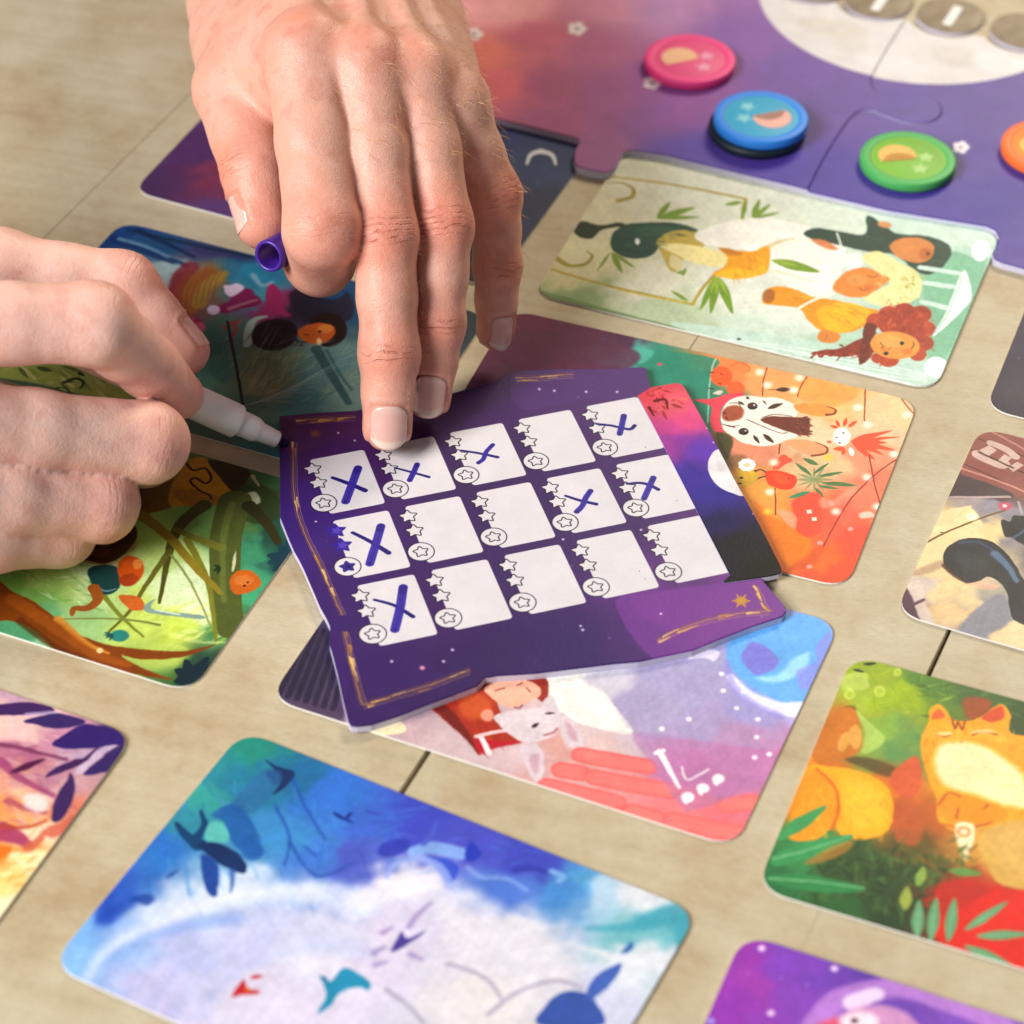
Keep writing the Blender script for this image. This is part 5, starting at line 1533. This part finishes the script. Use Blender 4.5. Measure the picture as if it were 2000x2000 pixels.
class Hand:
    def __init__(self):
        self.palm = []      # a, b, ra, rb, k
        self.fing = []      # dict
        self.red = []       # centre, radius, amount
        self.creases = []   # centre, axis, dorsal, offsets, depth, width, reach
        self.nails = []
        self.pack = None

    def limb(self, a, b, ra, rb, k=9):
        self.palm.append((np.array(a, float), np.array(b, float), ra, rb, k))

    def finger(self, J, R, dorsal, kbase=7.0, reach=13.0, kmin=0.4, nail=None, pip=1, crease=(1.0, 1.0), waist=0.93):
        J = [np.array(j, float) for j in J]
        segs = []
        for i in range(len(J) - 1):
            m = (J[i] + J[i + 1]) / 2
            rm = (R[i] + R[i + 1]) / 2 * waist
            n = unit(J[i + 1] - J[i])
            segs += [(J[i], m, R[i], rm), (m, J[i + 1], rm, R[i + 1])]
        f = dict(J=J, R=R, segs=segs, kb=kbase, reach=reach, km=kmin)
        self.fing.append(f)
        for i in range(1, len(J)):
            ax = unit(J[min(i + 1, len(J) - 1)] - J[i - 1])
            d = dorsal - ax * (dorsal @ ax)
            d = unit(d)
            if i < len(J) - 1:
                big = i == pip
                amt = crease[min(i - 1, len(crease) - 1)]
                self.creases.append((J[i], ax, d, (-3.1, -1.5, -.1, 1.2, 2.7) if big else (-1.4, 0.0, 1.3), .40 if big else .34, .5, R[i] * 1.7, amt))
                self.red.append((J[i] + d * R[i] * .7, R[i] * 1.25, (.75 if big else .65) * (.35 + .65 * amt)))
        self.red.append((J[-1], R[-1] * 1.5, .6))
        if nail:
            ax = unit(J[-1] - J[-2])
            nd = nail.get('n', dorsal)
            d = unit(nd - ax * (nd @ ax))
            self.nails.append(dict(c=J[-1], t=ax, n=d, s=np.cross(ax, d), r=R[-1], **{k: v for k, v in nail.items() if k != 'n'}))
        return f

    def sdf(self, P):
        """distance to the skin; points are taken in small neighbourhoods so that far limbs can be left out"""
        if len(P) < 64:
            return self._sdf(P)
        cell = np.floor(P / 12.0).astype(np.int64)
        key = (cell[:, 0] + 4096) * 67108864 + (cell[:, 1] + 4096) * 8192 + cell[:, 2] + 4096
        order = np.argsort(key, kind='stable')
        ks = key[order]
        cuts = np.concatenate([[0], np.nonzero(np.diff(ks))[0] + 1, [len(ks)]])
        out = np.empty(len(P))
        for a, b in zip(cuts[:-1], cuts[1:]):
            ix = order[a:b]
            out[ix] = self._sdf(P[ix])
        return out

    def _sdf(self, P):
        if self.pack is None:
            segs = [l[:4] for l in self.palm] + [q for f in self.fing for q in f['segs']]
            self.pack = [np.array([q[i] for q in segs]) for i in range(4)]
            self.split = np.cumsum([len(self.palm)] + [len(f['segs']) for f in self.fing])
        A, Bp, RA, RB = self.pack
        c = (P.min(0) + P.max(0)) / 2
        r = np.linalg.norm(P - c, axis=1).max()
        ba = Bp - A
        hh = np.clip(((c - A) * ba).sum(1) / ((ba * ba).sum(1) + 1e-9), 0, 1)
        dd = np.linalg.norm(c - A - hh[:, None] * ba, axis=1) - (RA + (RB - RA) * hh)
        lim = dd.min() + 2 * r + 18
        dp, df = dd[:self.split[0]], [dd[a:b] for a, b in zip(self.split[:-1], self.split[1:])]
        d = np.full(len(P), 1e3)
        for (a, b, ra, rb, k), q in zip(self.palm, dp):
            if q < lim:
                d = smin(d, rcone(P, a, b, ra, rb), k)
        for f, qs in zip(self.fing, df):
            if min(qs) > lim:
                continue
            fd = np.full(len(P), 1e3)
            for (a, b, ra, rb), q in zip(f['segs'], qs):
                if q < lim:
                    fd = smin(fd, rcone(P, a, b, ra, rb), 3.0)
            kk = f['km'] + f['kb'] * np.exp(-(np.linalg.norm(P - f['J'][0], axis=1) / f['reach']) ** 2)
            d = smin(d, fd, kk)
        return d

    def mesh(self, h):
        pts = np.array([p for l in self.palm for p in (l[0], l[1])] + [j for f in self.fing for j in f['J']])
        lo, hi = pts.min(0) - 32, pts.max(0) + 32
        n = np.ceil((hi - lo) / h).astype(int)
        B = 8
        n = (n // B + 1) * B + 1
        F = np.full(n, 50.0, np.float32)
        nb = (n - 1) // B
        bi = np.stack(np.meshgrid(*[np.arange(k) for k in nb], indexing='ij'), -1).reshape(-1, 3)
        cen = lo + (bi * B + B / 2) * h
        dc = self.sdf(cen)
        F_sign = np.where(dc < 0, -50.0, 50.0)
        near = np.abs(dc) < B * h * 0.87 + 1.0
        for i in np.nonzero(~near)[0]:
            x, y, z = bi[i] * B
            F[x:x + B + 1, y:y + B + 1, z:z + B + 1] = F_sign[i]
        loc = np.stack(np.meshgrid(*[np.arange(B + 1)] * 3, indexing='ij'), -1).reshape(-1, 3)
        nn = np.nonzero(near)[0]
        for c0 in range(0, len(nn), 3000):
            sel = nn[c0:c0 + 3000]
            gi = (bi[sel] * B)[:, None, :] + loc[None]
            d = self.sdf((lo + gi.reshape(-1, 3) * h))
            gi = gi.reshape(-1, 3)
            F[gi[:, 0], gi[:, 1], gi[:, 2]] = d
        # surface nets
        S = F < 0
        c = np.zeros(np.array(F.shape) - 1, np.int8)
        corners = [(i, j, k) for i in (0, 1) for j in (0, 1) for k in (0, 1)]
        sx, sy, sz = c.shape
        for i, j, k in corners:
            c += S[i:i + sx, j:j + sy, k:k + sz]
        act = (c > 0) & (c < 8)
        ids = np.full(act.shape, -1, np.int64)
        cells = np.argwhere(act)
        ids[act] = np.arange(len(cells))
        acc, cnt = np.zeros((len(cells), 3)), np.zeros(len(cells))
        for a in corners:
            for ax in range(3):
                if a[ax] == 1:
                    continue
                b = list(a)
                b[ax] = 1
                fa = F[cells[:, 0] + a[0], cells[:, 1] + a[1], cells[:, 2] + a[2]]
                fb = F[cells[:, 0] + b[0], cells[:, 1] + b[1], cells[:, 2] + b[2]]
                m = (fa < 0) != (fb < 0)
                t = np.where(m, fa / np.where(m, fa - fb, 1), 0)
                p = np.array(a, float)[None] + np.zeros((len(cells), 3))
                p[:, ax] = t
                acc[m] += p[m]
                cnt[m] += 1
        Vt = lo + (cells + acc / cnt[:, None]) * h
        quads = []
        for ax in range(3):
            o = [1, 2] if ax == 0 else ([2, 0] if ax == 1 else [0, 1])
            sl0, sl1 = [slice(None)] * 3, [slice(None)] * 3
            sl0[ax], sl1[ax] = slice(0, -1), slice(1, None)
            A, Bq = S[tuple(sl0)], S[tuple(sl1)]
            e = np.argwhere(A != Bq)
            ok = (e[:, o[0]] > 0) & (e[:, o[1]] > 0) & (e[:, o[0]] < F.shape[o[0]] - 1) & (e[:, o[1]] < F.shape[o[1]] - 1)
            e = e[ok]
            flip = A[e[:, 0], e[:, 1], e[:, 2]]

            def cid(d0, d1):
                q = e.copy()
                q[:, o[0]] += d0
                q[:, o[1]] += d1
                return ids[q[:, 0], q[:, 1], q[:, 2]]
            Q = np.stack([cid(-1, -1), cid(0, -1), cid(0, 0), cid(-1, 0)], 1)
            quads.append(np.where(flip[:, None], Q, Q[:, ::-1]))
        Q = np.concatenate(quads)
        Q = Q[(Q >= 0).all(1)]
        # relax and pull back onto the surface
        E = np.concatenate([Q[:, [0, 1]], Q[:, [1, 2]], Q[:, [2, 3]], Q[:, [3, 0]]])
        deg = np.bincount(E.ravel(), minlength=len(Vt)).astype(float)[:, None]
        for it in range(3):
            s = np.zeros_like(Vt)
            for k in range(3):
                s[:, k] = np.bincount(E[:, 0], Vt[E[:, 1], k], len(Vt)) + np.bincount(E[:, 1], Vt[E[:, 0], k], len(Vt))
            Vt = Vt * 0.5 + s / np.maximum(deg, 1) * 0.5
        N = self.vnormals(Vt, Q)
        Vt = Vt - N * np.clip(self.sdf(Vt), -1, 1)[:, None] * 0.9
        for it in range(1):
            s = np.zeros_like(Vt)
            for k in range(3):
                s[:, k] = np.bincount(E[:, 0], Vt[E[:, 1], k], len(Vt)) + np.bincount(E[:, 1], Vt[E[:, 0], k], len(Vt))
            Vt = Vt * 0.6 + s / np.maximum(deg, 1) * 0.4
        return Vt, Q, self.vnormals(Vt, Q)

    def vnormals(self, Vt, Q):
        fn = np.cross(Vt[Q[:, 2]] - Vt[Q[:, 0]], Vt[Q[:, 3]] - Vt[Q[:, 1]])
        N = np.zeros_like(Vt)
        for k in range(3):
            for c in range(4):
                N[:, k] += np.bincount(Q[:, c], fn[:, k], len(Vt))
        return N / np.maximum(np.linalg.norm(N, axis=1, keepdims=True), 1e-9)

    def detail(self, P, N):
        """skin folds over the joints and the groove round each nail"""
        D = np.zeros(len(P))
        fold = np.zeros(len(P))
        self.fs, self.fw = np.zeros(len(P)), np.zeros(len(P))
        for c, ax, d, offs, depth, w, reach, amt in self.creases:
            q = P - c
            near = np.linalg.norm(q, axis=1) < reach + 5
            if not near.any():
                continue
            q = q[near]
            s = q @ ax
            side = np.cross(ax, d)
            lat = q @ side
            up = N[near] @ d
            wgt = amt * np.clip((up - 0.3) / 0.55, 0, 1) * np.exp(-(np.linalg.norm(q, axis=1) / (reach * 0.72)) ** 4)
            span = (offs[-1] - offs[0]) / 2 + 1.1
            ww = wgt * np.exp(-((s - (offs[0] + offs[-1]) / 2) / span) ** 4)
            ix = np.nonzero(near)[0]
            better = ww > self.fw[ix]
            self.fs[ix[better]], self.fw[ix[better]] = s[better], ww[better]
            tot = np.zeros(len(q))
            for k, o in enumerate(offs):
                wob = 0.45 * np.sin(lat * 0.8 + k * 2.1 + c[0]) + 0.3 * np.sin(lat * 1.9 + k * 4.7) + o * 0.05 * (lat / 4) ** 2
                brk = 0.55 + 0.45 * np.sin(lat * 0.65 + k * 1.7 + c[1])
                tot += np.exp(-((s - o - wob) / w) ** 2) * brk
            D[near] -= depth * tot * wgt
            fold[near] += tot * wgt
        for nl in self.nails:
            q = P - nl['c']
            near = (np.linalg.norm(q, axis=1) < 16) & (N @ nl['n'] > -0.1)
            q = q[near]
            a, b = q @ nl['t'], q @ nl['s']
            dx = np.abs(b) - nl['w'] / 2
            dy = -(a - nl['a0'])
            o = np.where((dx > 0) & (dy > 0), np.hypot(dx, dy), np.maximum(dx, dy))
            live = np.clip((nl['a1'] - a) / 1.5, 0, 1)
            D[near] += (-0.42 * np.exp(-((o - .1) / .38) ** 2) + 0.32 * np.exp(-((o - 1.0) / .7) ** 2)) * live
            D[near] -= 0.35 * np.clip(-o / .5, 0, 1) * live
        return D, np.clip(fold, 0, 1.5)

    def nail_mesh(self, nl, nu=13, nv=15):
        w, a0, a1 = nl['w'], nl['a0'], nl['a1']
        pos = np.zeros((nv, nu, 3))
        for j in range(nv):
            v = j / (nv - 1)
            for i in range(nu):
                u = 2 * i / (nu - 1) - 1
                r0 = 0.22 * (1 - math.sqrt(max(0, 1 - min(abs(u), .999) ** 3)))      # rounded root and free edge
                vv = r0 + v * (1 - r0 - 0.22 * abs(u) ** 2.4)
                pos[j, i] = nl['c'] + nl['t'] * (a0 + vv * (a1 - a0)) + nl['s'] * (u * w / 2) + nl['n'] * (nl['r'] + 5)
        P = pos.reshape(-1, 3).copy()
        for _ in range(26):
            P -= nl['n'] * np.clip(self.sdf(P), -1, 1)[:, None] * 0.75
        hgt = ((P - nl['c']) @ nl['n']).reshape(nv, nu)
        j0 = int(nv * 0.5)
        ref = hgt[j0].copy()
        for j in range(j0 + 1, nv):
            hgt[j] = np.maximum(hgt[j], ref - 0.055 * (j - j0) - 0.006 * (j - j0) ** 2)
        u = np.linspace(-1, 1, nu)
        hgt = 0.5 * hgt + 0.5 * (hgt[:, nu // 2:nu // 2 + 1] - nl.get('curve', 1.9) * np.abs(u)[None] ** 2.2 * (w / 10))
        hgt += (-0.14 if nl.get('plain') else -0.02) + 0.12 * np.linspace(0, 1, nv)[:, None]
        flat = pos - nl['n'] * (((pos - nl['c']) @ nl['n'])[..., None])
        return flat + nl['n'] * hgt[..., None], flat + nl['n'] * (hgt[..., None] - 0.55)


def skin_material(name):
    m, n, l, b = mat(name, '#d9a88c', 0.44, 0.4)
    at_ = n.new('ShaderNodeAttribute')
    at_.attribute_name = 'skin'
    co = n.new('ShaderNodeTexCoord')
    mot = noise(n, l, 120, 4, co.outputs['Object'], 0.6)
    rp = ramp(n, l, mot.outputs['Fac'], [(0.28, '#e6c2b8'), (0.5, '#ffffff'), (0.72, '#fff0e2')])
    mx = n.new('ShaderNodeMix')
    mx.data_type = 'RGBA'
    mx.blend_type = 'MULTIPLY'
    mx.inputs['Factor'].default_value = 0.62
    l.new(at_.outputs['Color'], mx.inputs['A'])
    l.new(rp.outputs[0], mx.inputs['B'])
    def math_(op, a, b_=None):
        x = n.new('ShaderNodeMath')
        x.operation = op
        for k, v in enumerate((a, b_)):
            if v is None:
                continue
            if isinstance(v, (int, float)):
                x.inputs[k].default_value = v
            else:
                l.new(v, x.inputs[k])
        return x.outputs[0]
    fs, fw = n.new('ShaderNodeAttribute'), n.new('ShaderNodeAttribute')
    fs.attribute_name, fw.attribute_name = 'fold_s', 'fold_w'
    wob = noise(n, l, 130, 3, co.outputs['Object'])
    ph = math_('ADD', math_('MULTIPLY', fs.outputs['Fac'], 3.6), math_('MULTIPLY', wob.outputs['Fac'], 15.0))
    ln = n.new('ShaderNodeMapRange')
    ln.interpolation_type = 'SMOOTHSTEP'
    ln.inputs['From Min'].default_value, ln.inputs['From Max'].default_value = 0.45, 1.0
    l.new(math_('SINE', ph), ln.inputs['Value'])
    brk = noise(n, l, 300, 2, co.outputs['Object'])
    bm_ = n.new('ShaderNodeMapRange')
    bm_.inputs['From Min'].default_value, bm_.inputs['From Max'].default_value = 0.36, 0.58
    l.new(brk.outputs['Fac'], bm_.inputs['Value'])
    folds = math_('MULTIPLY', math_('MULTIPLY', ln.outputs[0], fw.outputs['Fac']), bm_.outputs[0])
    dk = n.new('ShaderNodeMix')
    dk.data_type = 'RGBA'
    dk.blend_type = 'MULTIPLY'
    l.new(math_('MULTIPLY', folds, 0.75), dk.inputs['Factor'])
    l.new(mx.outputs['Result'], dk.inputs['A'])
    dk.inputs['B'].default_value = (0.62, 0.36, 0.30, 1)
    l.new(dk.outputs['Result'], b.inputs['Base Color'])
    b.inputs['Subsurface Weight'].default_value = 0.12
    b.inputs['Subsurface Radius'].default_value = (1.0, 0.36, 0.2)
    b.inputs['Subsurface Scale'].default_value = 0.0024
    vo = n.new('ShaderNodeTexVoronoi')
    vo.inputs['Scale'].default_value = 1300
    vo.feature = 'DISTANCE_TO_EDGE'
    l.new(co.outputs['Object'], vo.inputs['Vector'])
    nz = noise(n, l, 800, 3, co.outputs['Object'])
    nb = bump(n, l, b, math_('MULTIPLY', folds, -1.0), 1.0, 0.0005)
    nb = bump(n, l, b, nz.outputs['Fac'], 0.4, 0.00032, nb)
    bump(n, l, b, vo.outputs['Distance'], 0.45, 0.00022, nb)
    rr = n.new('ShaderNodeMapRange')
    rr.inputs['To Min'].default_value = 0.36
    rr.inputs['To Max'].default_value = 0.56
    l.new(nz.outputs['Fac'], rr.inputs['Value'])
    l.new(rr.outputs[0], b.inputs['Roughness'])
    return m


def nail_material():
    m, n, l, b = mat('nail_keratin', '#e6b8a6', 0.2, 0.5, coat=0.35)
    a = n.new('ShaderNodeAttribute')
    a.attribute_name = 'skin'
    l.new(a.outputs['Color'], b.inputs['Base Color'])
    b.inputs['Subsurface Weight'].default_value = 0.25
    b.inputs['Subsurface Radius'].default_value = (1.0, 0.5, 0.35)
    b.inputs['Subsurface Scale'].default_value = 0.0015
    return m


SKIN = skin_material('skin')
NAIL = nail_material()


def set_color(me, C):
    ca = me.color_attributes.new('skin', 'FLOAT_COLOR', 'POINT')
    buf = np.ones((len(C), 4), np.float32)
    buf[:, :3] = C
    ca.data.foreach_set('color', buf.ravel())


def build_hand(hand, name, label, base_c, root, h=0.92):
    Vt, Q, N = hand.mesh(h)
    D, fold = hand.detail(Vt, N)
    # faint unevenness of soft tissue
    low = 0.10 * np.sin(Vt[:, 0] * .31 + 1.3) * np.sin(Vt[:, 1] * .27) + 0.08 * np.sin(Vt[:, 0] * .7 + Vt[:, 2] * .6) * np.sin(Vt[:, 1] * .55 + 2)
    Vt = Vt + N * (D + low)[:, None]
    C = np.tile(lin(base_c), (len(Vt), 1))
    red = np.zeros(len(Vt))
    for c, r, a in hand.red:
        red = np.maximum(red, a * np.exp(-(np.linalg.norm(Vt - c, axis=1) / r) ** 2))
    red = np.clip(red, 0, 1)[:, None]
    tone = 0.5 + 0.25 * np.sin(Vt[:, 0] * .21 + Vt[:, 2] * .17 + 1) + 0.25 * np.sin(Vt[:, 1] * .19 - Vt[:, 0] * .13)
    C = C * (1 - tone[:, None] * np.array([0.0, 0.09, 0.11]))
    C = C * (1 - red) + C * np.array([0.97, 0.56, 0.47]) * red
    C *= 1 - 0.2 * np.clip(fold, 0, 1)[:, None] * np.array([0.6, 1.0, 1.0])
    root = np.array(root, float)
    me = bpy.data.meshes.new(name)
    L = (Vt - root) * MM
    me.vertices.add(len(L))
    me.vertices.foreach_set('co', L.astype(np.float32).ravel())
    me.loops.add(Q.size)
    me.loops.foreach_set('vertex_index', Q.astype(np.int32).ravel())
    me.polygons.add(len(Q))
    me.polygons.foreach_set('loop_start', np.arange(0, Q.size, 4, dtype=np.int32))
    me.polygons.foreach_set('loop_total', np.full(len(Q), 4, np.int32))
    me.update(calc_edges=True)
    me.validate()
    me.polygons.foreach_set('use_smooth', np.ones(len(me.polygons), bool))
    set_color(me, C)
    for nm, arr in (('fold_s', hand.fs), ('fold_w', hand.fw)):
        fa = me.attributes.new(nm, 'FLOAT', 'POINT')
        fa.data.foreach_set('value', arr.astype(np.float32))
    me.materials.append(SKIN)
    o = link(name, me)
    o.location = W(root)
    tag(o, label, 'hand', 'hands of the player')
    for nl in hand.nails:
        top, bot = hand.nail_mesh(nl)
        nv, nu = top.shape[:2]
        bm = bmesh.new()
        vt = [[bm.verts.new(((top[j, i] - root) * MM).tolist()) for i in range(nu)] for j in range(nv)]
        vb = [[bm.verts.new(((bot[j, i] - root) * MM).tolist()) for i in range(nu)] for j in range(nv)]
        for j in range(nv - 1):
            for i in range(nu - 1):
                bm.faces.new((vt[j][i], vt[j][i + 1], vt[j + 1][i + 1], vt[j + 1][i])).smooth = True
        rim = [(0, i) for i in range(nu)] + [(j, nu - 1) for j in range(1, nv)] + [(nv - 1, i) for i in range(nu - 2, -1, -1)] + [(j, 0) for j in range(nv - 2, 0, -1)]
        for k in range(len(rim)):
            (j, i), (j2, i2) = rim[k], rim[(k + 1) % len(rim)]
            bm.faces.new((vt[j][i], vb[j][i], vb[j2][i2], vt[j2][i2]))
        bmesh.ops.recalc_face_normals(bm, faces=bm.faces)
        me2 = bpy.data.meshes.new('fingernail')
        bm.to_mesh(me2)
        bm.free()
        pink, white, pale = lin('#dfb0a4'), lin('#e6cabc'), lin('#e6c2b6')
        cols = []
        for s_ in range(2):
            for j in range(nv):
                for i in range(nu):
                    v, u = j / (nv - 1), abs(2 * i / (nu - 1) - 1)
                    t = np.clip((v - (0.80 + .05 * u * u)) / 0.05, 0, 1)
                    lun = np.clip((0.2 - v - .12 * u * u) / .06, 0, 1) * .6
                    if nl.get('plain'):
                        t, lun = t * .35, 0
                    cols.append((pink * (1 - lun) + pale * lun) * (1 - t) + white * t)
        set_color(me2, np.array(cols))
        me2.materials.append(NAIL)
        link('fingernail', me2, o)
    return o


def J(*t):
    return [at(*q) for q in t]


# the left hand, flat on the board, holding the cap between thumb and bent forefinger
LH = Hand()
mI, mM, mR, mP = J((598, 105, 83), (716, 135, 81), (812, 150, 77), (888, 205, 68))
wr = np.array([-52.0, 676.0, 66.0])
lat = np.array([1.0, 0.05, -0.18])
LH.limb(wr + lat * -18 + [0, 0, 2], mI + [0, 4, -4], 13, 10.5, 12)
LH.limb(wr + lat * -4 + [0, 0, 4], mM + [0, 4, -4], 14, 10.2, 12)
LH.limb(wr + lat * 10 + [0, 0, 3], mR + [0, 4, -4], 13, 9.6, 12)
LH.limb(wr + lat * 20 + [0, 0, 0], mP + [0, 3, -3], 12, 8.8, 12)
for mc, off in ((mI, -10), (mM, -3), (mR, 4), (mP, 9)):        # palm side
    LH.limb(wr + lat * off + [0, -6, -12], mc + [0, 6, -15], 11, 8.5, 12)
tC, tM = np.array([-84.0, 668.0, 54.0]), at(456, 178, 60)
LH.limb(tC, tM + [2, 6, 0], 15, 11.5, 14)
LH.limb(tM + [6, 4, -4], mI + [-4, 10, -14], 9, 9, 16)
LH.limb(tM + [4, 30, 0], mI + [-6, 22, -10], 11, 10, 16)
for mc, rr in ((mI, 9.6), (mM, 9.4), (mR, 8.8), (mP, 7.9)):    # knuckle heads
    LH.limb(mc + [0, 3, .7], mc + [0, -2, -1.6], rr, rr - .4, 5)
for mc, off in ((mI, -9), (mM, -3), (mR, 4), (mP, 10)):        # extensor tendons
    LH.limb(mc + [0, 6, 7.2], (mc + [0, 6, 8]) * .45 + (wr + lat * off + [0, 0, 17.5]) * .55, 2.0, 1.6, 5)
LH.limb(wr + [0, 6, 0] - lat * 12, wr + [-22, 150, 12] - lat * 12, 20, 27, 18)
LH.limb(wr + [0, 6, 0] + lat * 10, wr + [-22, 150, 12] + lat * 14, 19, 26, 18)
LH.limb(wr + [-22, 150, 12], wr + [-32, 190, 15], 36, 38, 20)
camd = -FWD
LH.finger([mM] + J((752, 462, 52), (760, 690, 28), (757, 833, 11.2)), [10.3, 8.6, 7.9, 6.6], camd, nail=dict(w=9.6, a0=-6.4, a1=5.5, n=camd + RGT * .12), kbase=7)
LH.finger([mR] + J((866, 440, 50), (855, 633, 28), (838, 776, 11.6)), [9.6, 7.9, 7.2, 6.0], camd, nail=dict(w=8.4, a0=-6.2, a1=5.2, n=camd + RGT * .05), kbase=7)
LH.finger([mP] + J((966, 382, 45), (972, 520, 28), (966, 646, 12)), [8.6, 7.4, 6.5, 5.3], camd + RGT * .9, nail=dict(w=6.6, a0=-4.8, a1=4.9, n=camd + RGT * .55), kbase=7)
LH.finger([mI] + J((630, 450, 56), (624, 508, 40), (592, 478, 35)), [11.4, 10.2, 9.3, 7.6], camd, kbase=8, crease=(.22, .2))
LH.finger([tM] + J((500, 338, 51), (514, 432, 43)), [11.4, 9.4, 7.9], camd * .5 - RGT, kbase=8, reach=15, crease=(.7,), nail=dict(w=10.0, a0=-7.0, a1=3.4, n=-RGT * 1.0 + camd * .3 + UPV * .1, curve=2.8, plain=1))
LH.red += [(mI + [0, 0, 9], 9, .6), (mM + [6, 2, 8], 8, .6), (mM + [0, 0, 10], 7, .55), (mR + [0, 0, 9], 8, .55), (mP + [0, 0, 8], 7, .3), ((mI + mM) / 2 + [0, 0, 6], 8, .55), (tM, 13, .3)]
left_hand = build_hand(LH, 'hand', 'flat hand pressing the score board, cap between thumb and bent forefinger', '#dcaa97', wr)

# fine golden hairs on the back of the hand, towards the little finger
HAIR_MAT, _, _, _ = mat('body_hair', '#c9975a', 0.35, 0.5)


def add_hair(o, n_want=520):
    me = o.data
    nv = len(me.vertices)
    co, no = np.empty(nv * 3, np.float32), np.empty(nv * 3, np.float32)
    me.vertices.foreach_get('co', co)
    me.vertices.foreach_get('normal', no)
    co, no = co.reshape(-1, 3) / MM, no.reshape(-1, 3)
    Pw = co + wr
    kn = np.array([mI, mM, mR, mP])
    dk_ = np.min(np.linalg.norm(Pw[:, None] - kn[None], axis=2), axis=1)
    wgt = np.clip(no[:, 2] * .8 + no[:, 0] * .5, 0, 1) * np.clip((Pw[:, 0] + 52) / 34, 0.06, 1) * (Pw[:, 1] > 562) * (Pw[:, 1] < 690) * np.exp(-np.clip(Pw[:, 1] - 640, 0, 99) / 40)
    for a, b2 in ((mM, LH.fing[0]['J'][1]), (mR, LH.fing[1]['J'][1]), (mP, LH.fing[2]['J'][1])):
        m_ = (a + b2) / 2 + [0, 0, 8]
        wgt += .5 * np.exp(-(np.linalg.norm(Pw - m_, axis=1) / 8) ** 2) * np.clip(no[:, 2], 0, 1)
    pick = RNG.choice(nv, n_want, False, wgt / wgt.sum())
    vs, fs = [], []
    for i in pick:
        p, nn_ = co[i], no[i]
        d = np.array([0.75, -0.6, 0.0]) + RNG.normal(0, .28, 3)
        d = unit(d - nn_ * (d @ nn_) + nn_ * RNG.uniform(.25, .7))
        L_, wd = RNG.uniform(2.2, 5.2), RNG.uniform(.035, .06)
        sd_ = unit(np.cross(d, nn_))
        pts = [p, p + d * L_ * .5 + nn_ * L_ * .06, p + d * L_ - nn_ * L_ * .05]
        b0 = len(vs)
        for q, ww in zip(pts, (wd, wd * .8, wd * .2)):
            for k in range(3):
                t = k * 2.0944
                vs.append((q + (sd_ * math.cos(t) + np.cross(d, sd_) * math.sin(t)) * ww) * MM)
        for r_ in range(2):
            for k in range(3):
                a = b0 + r_ * 3
                fs.append((a + k, a + (k + 1) % 3, a + 3 + (k + 1) % 3, a + 3 + k))
    hm = bpy.data.meshes.new('body_hair')
    hm.from_pydata([tuple(v) for v in vs], [], fs)
    hm.materials.append(HAIR_MAT)
    ho = link('body_hair', hm, o)
    ho['kind'] = 'stuff'


add_hair(left_hand)

# the right hand, writing with the marker; only its fingers reach into the picture
RH = Hand()
rI, rM, rR, rP = J((-150, 632, 70), (-150, 815, 52), (-160, 960, 38), (-150, 1065, 25))
rw = np.array([-222.0, 545.0, 46.0])
for mc, o_, r0, r1 in ((rI, [6, 10, 10], 14, 11), (rM, [0, 2, 6], 14, 10.5), (rR, [-2, -6, 0], 13, 10), (rP, [-2, -14, -6], 12, 9)):
    RH.limb(rw + o_, mc + [-4, 0, -2], r0, r1, 12)
    RH.limb(rw + o_ + [6, 6, -12], mc + [-6, 10, -10], 10, 8, 12)
RH.limb(rw + [0, 0, 0], rw + [-130, 70, 10], 25, 34, 18)
th0, th1 = np.array([-192.0, 560.0, 44.0]), at(10, 530, 45)
RH.limb(th0, th1 + [-4, 0, 0], 15, 11, 14)
RH.limb(th1 + [-14, -4, -2], rI + [-8, 14, -12], 9, 9, 14)
RH.finger([rI] + J((186, 632, 63), (290, 716, 40), (350, 772, 26.5)), [11, 10.2, 8.0, 6.4], UPV + RGT * .5, kbase=7, crease=(.3, .3))
RH.finger([th1] + J((238, 562, 39), (357, 684, 25)), [10.6, 9.6, 7.2], RGT * .7 + UPV * .75, kbase=8, reach=15, crease=(.4,), nail=dict(w=10.0, a0=-6.0, a1=3.8, n=RGT * .8 + UPV * .66 + camd * .1, curve=2.8, plain=1))
pM = at(288, 864, 28)
RH.finger([rM, pM, pM + [-4, 13, -14], pM + [-22, 18, -14]], [11, 10.2, 9.2, 7.6], camd + RGT * .6, kbase=7, crease=(.3, .2))
pR = at(196, 986, 18)
RH.finger([rR, pR, pR + [-1, 10, -8], pR + [-16, 12, -8]], [10.2, 9.3, 8.6, 7], camd + RGT * .6, kbase=7, crease=(.3, .2))
pP = at(118, 1040, 11.5)
RH.finger([rP, pP, pP + [-3, 9, -3], pP + [-16, 10, -3]], [9, 8.6, 7.4, 6.6], camd + RGT * .4, kbase=7, crease=(.3, .2))
build_hand(RH, 'hand', 'hand at the left edge writing with the white marker', '#eec6b8', rw)
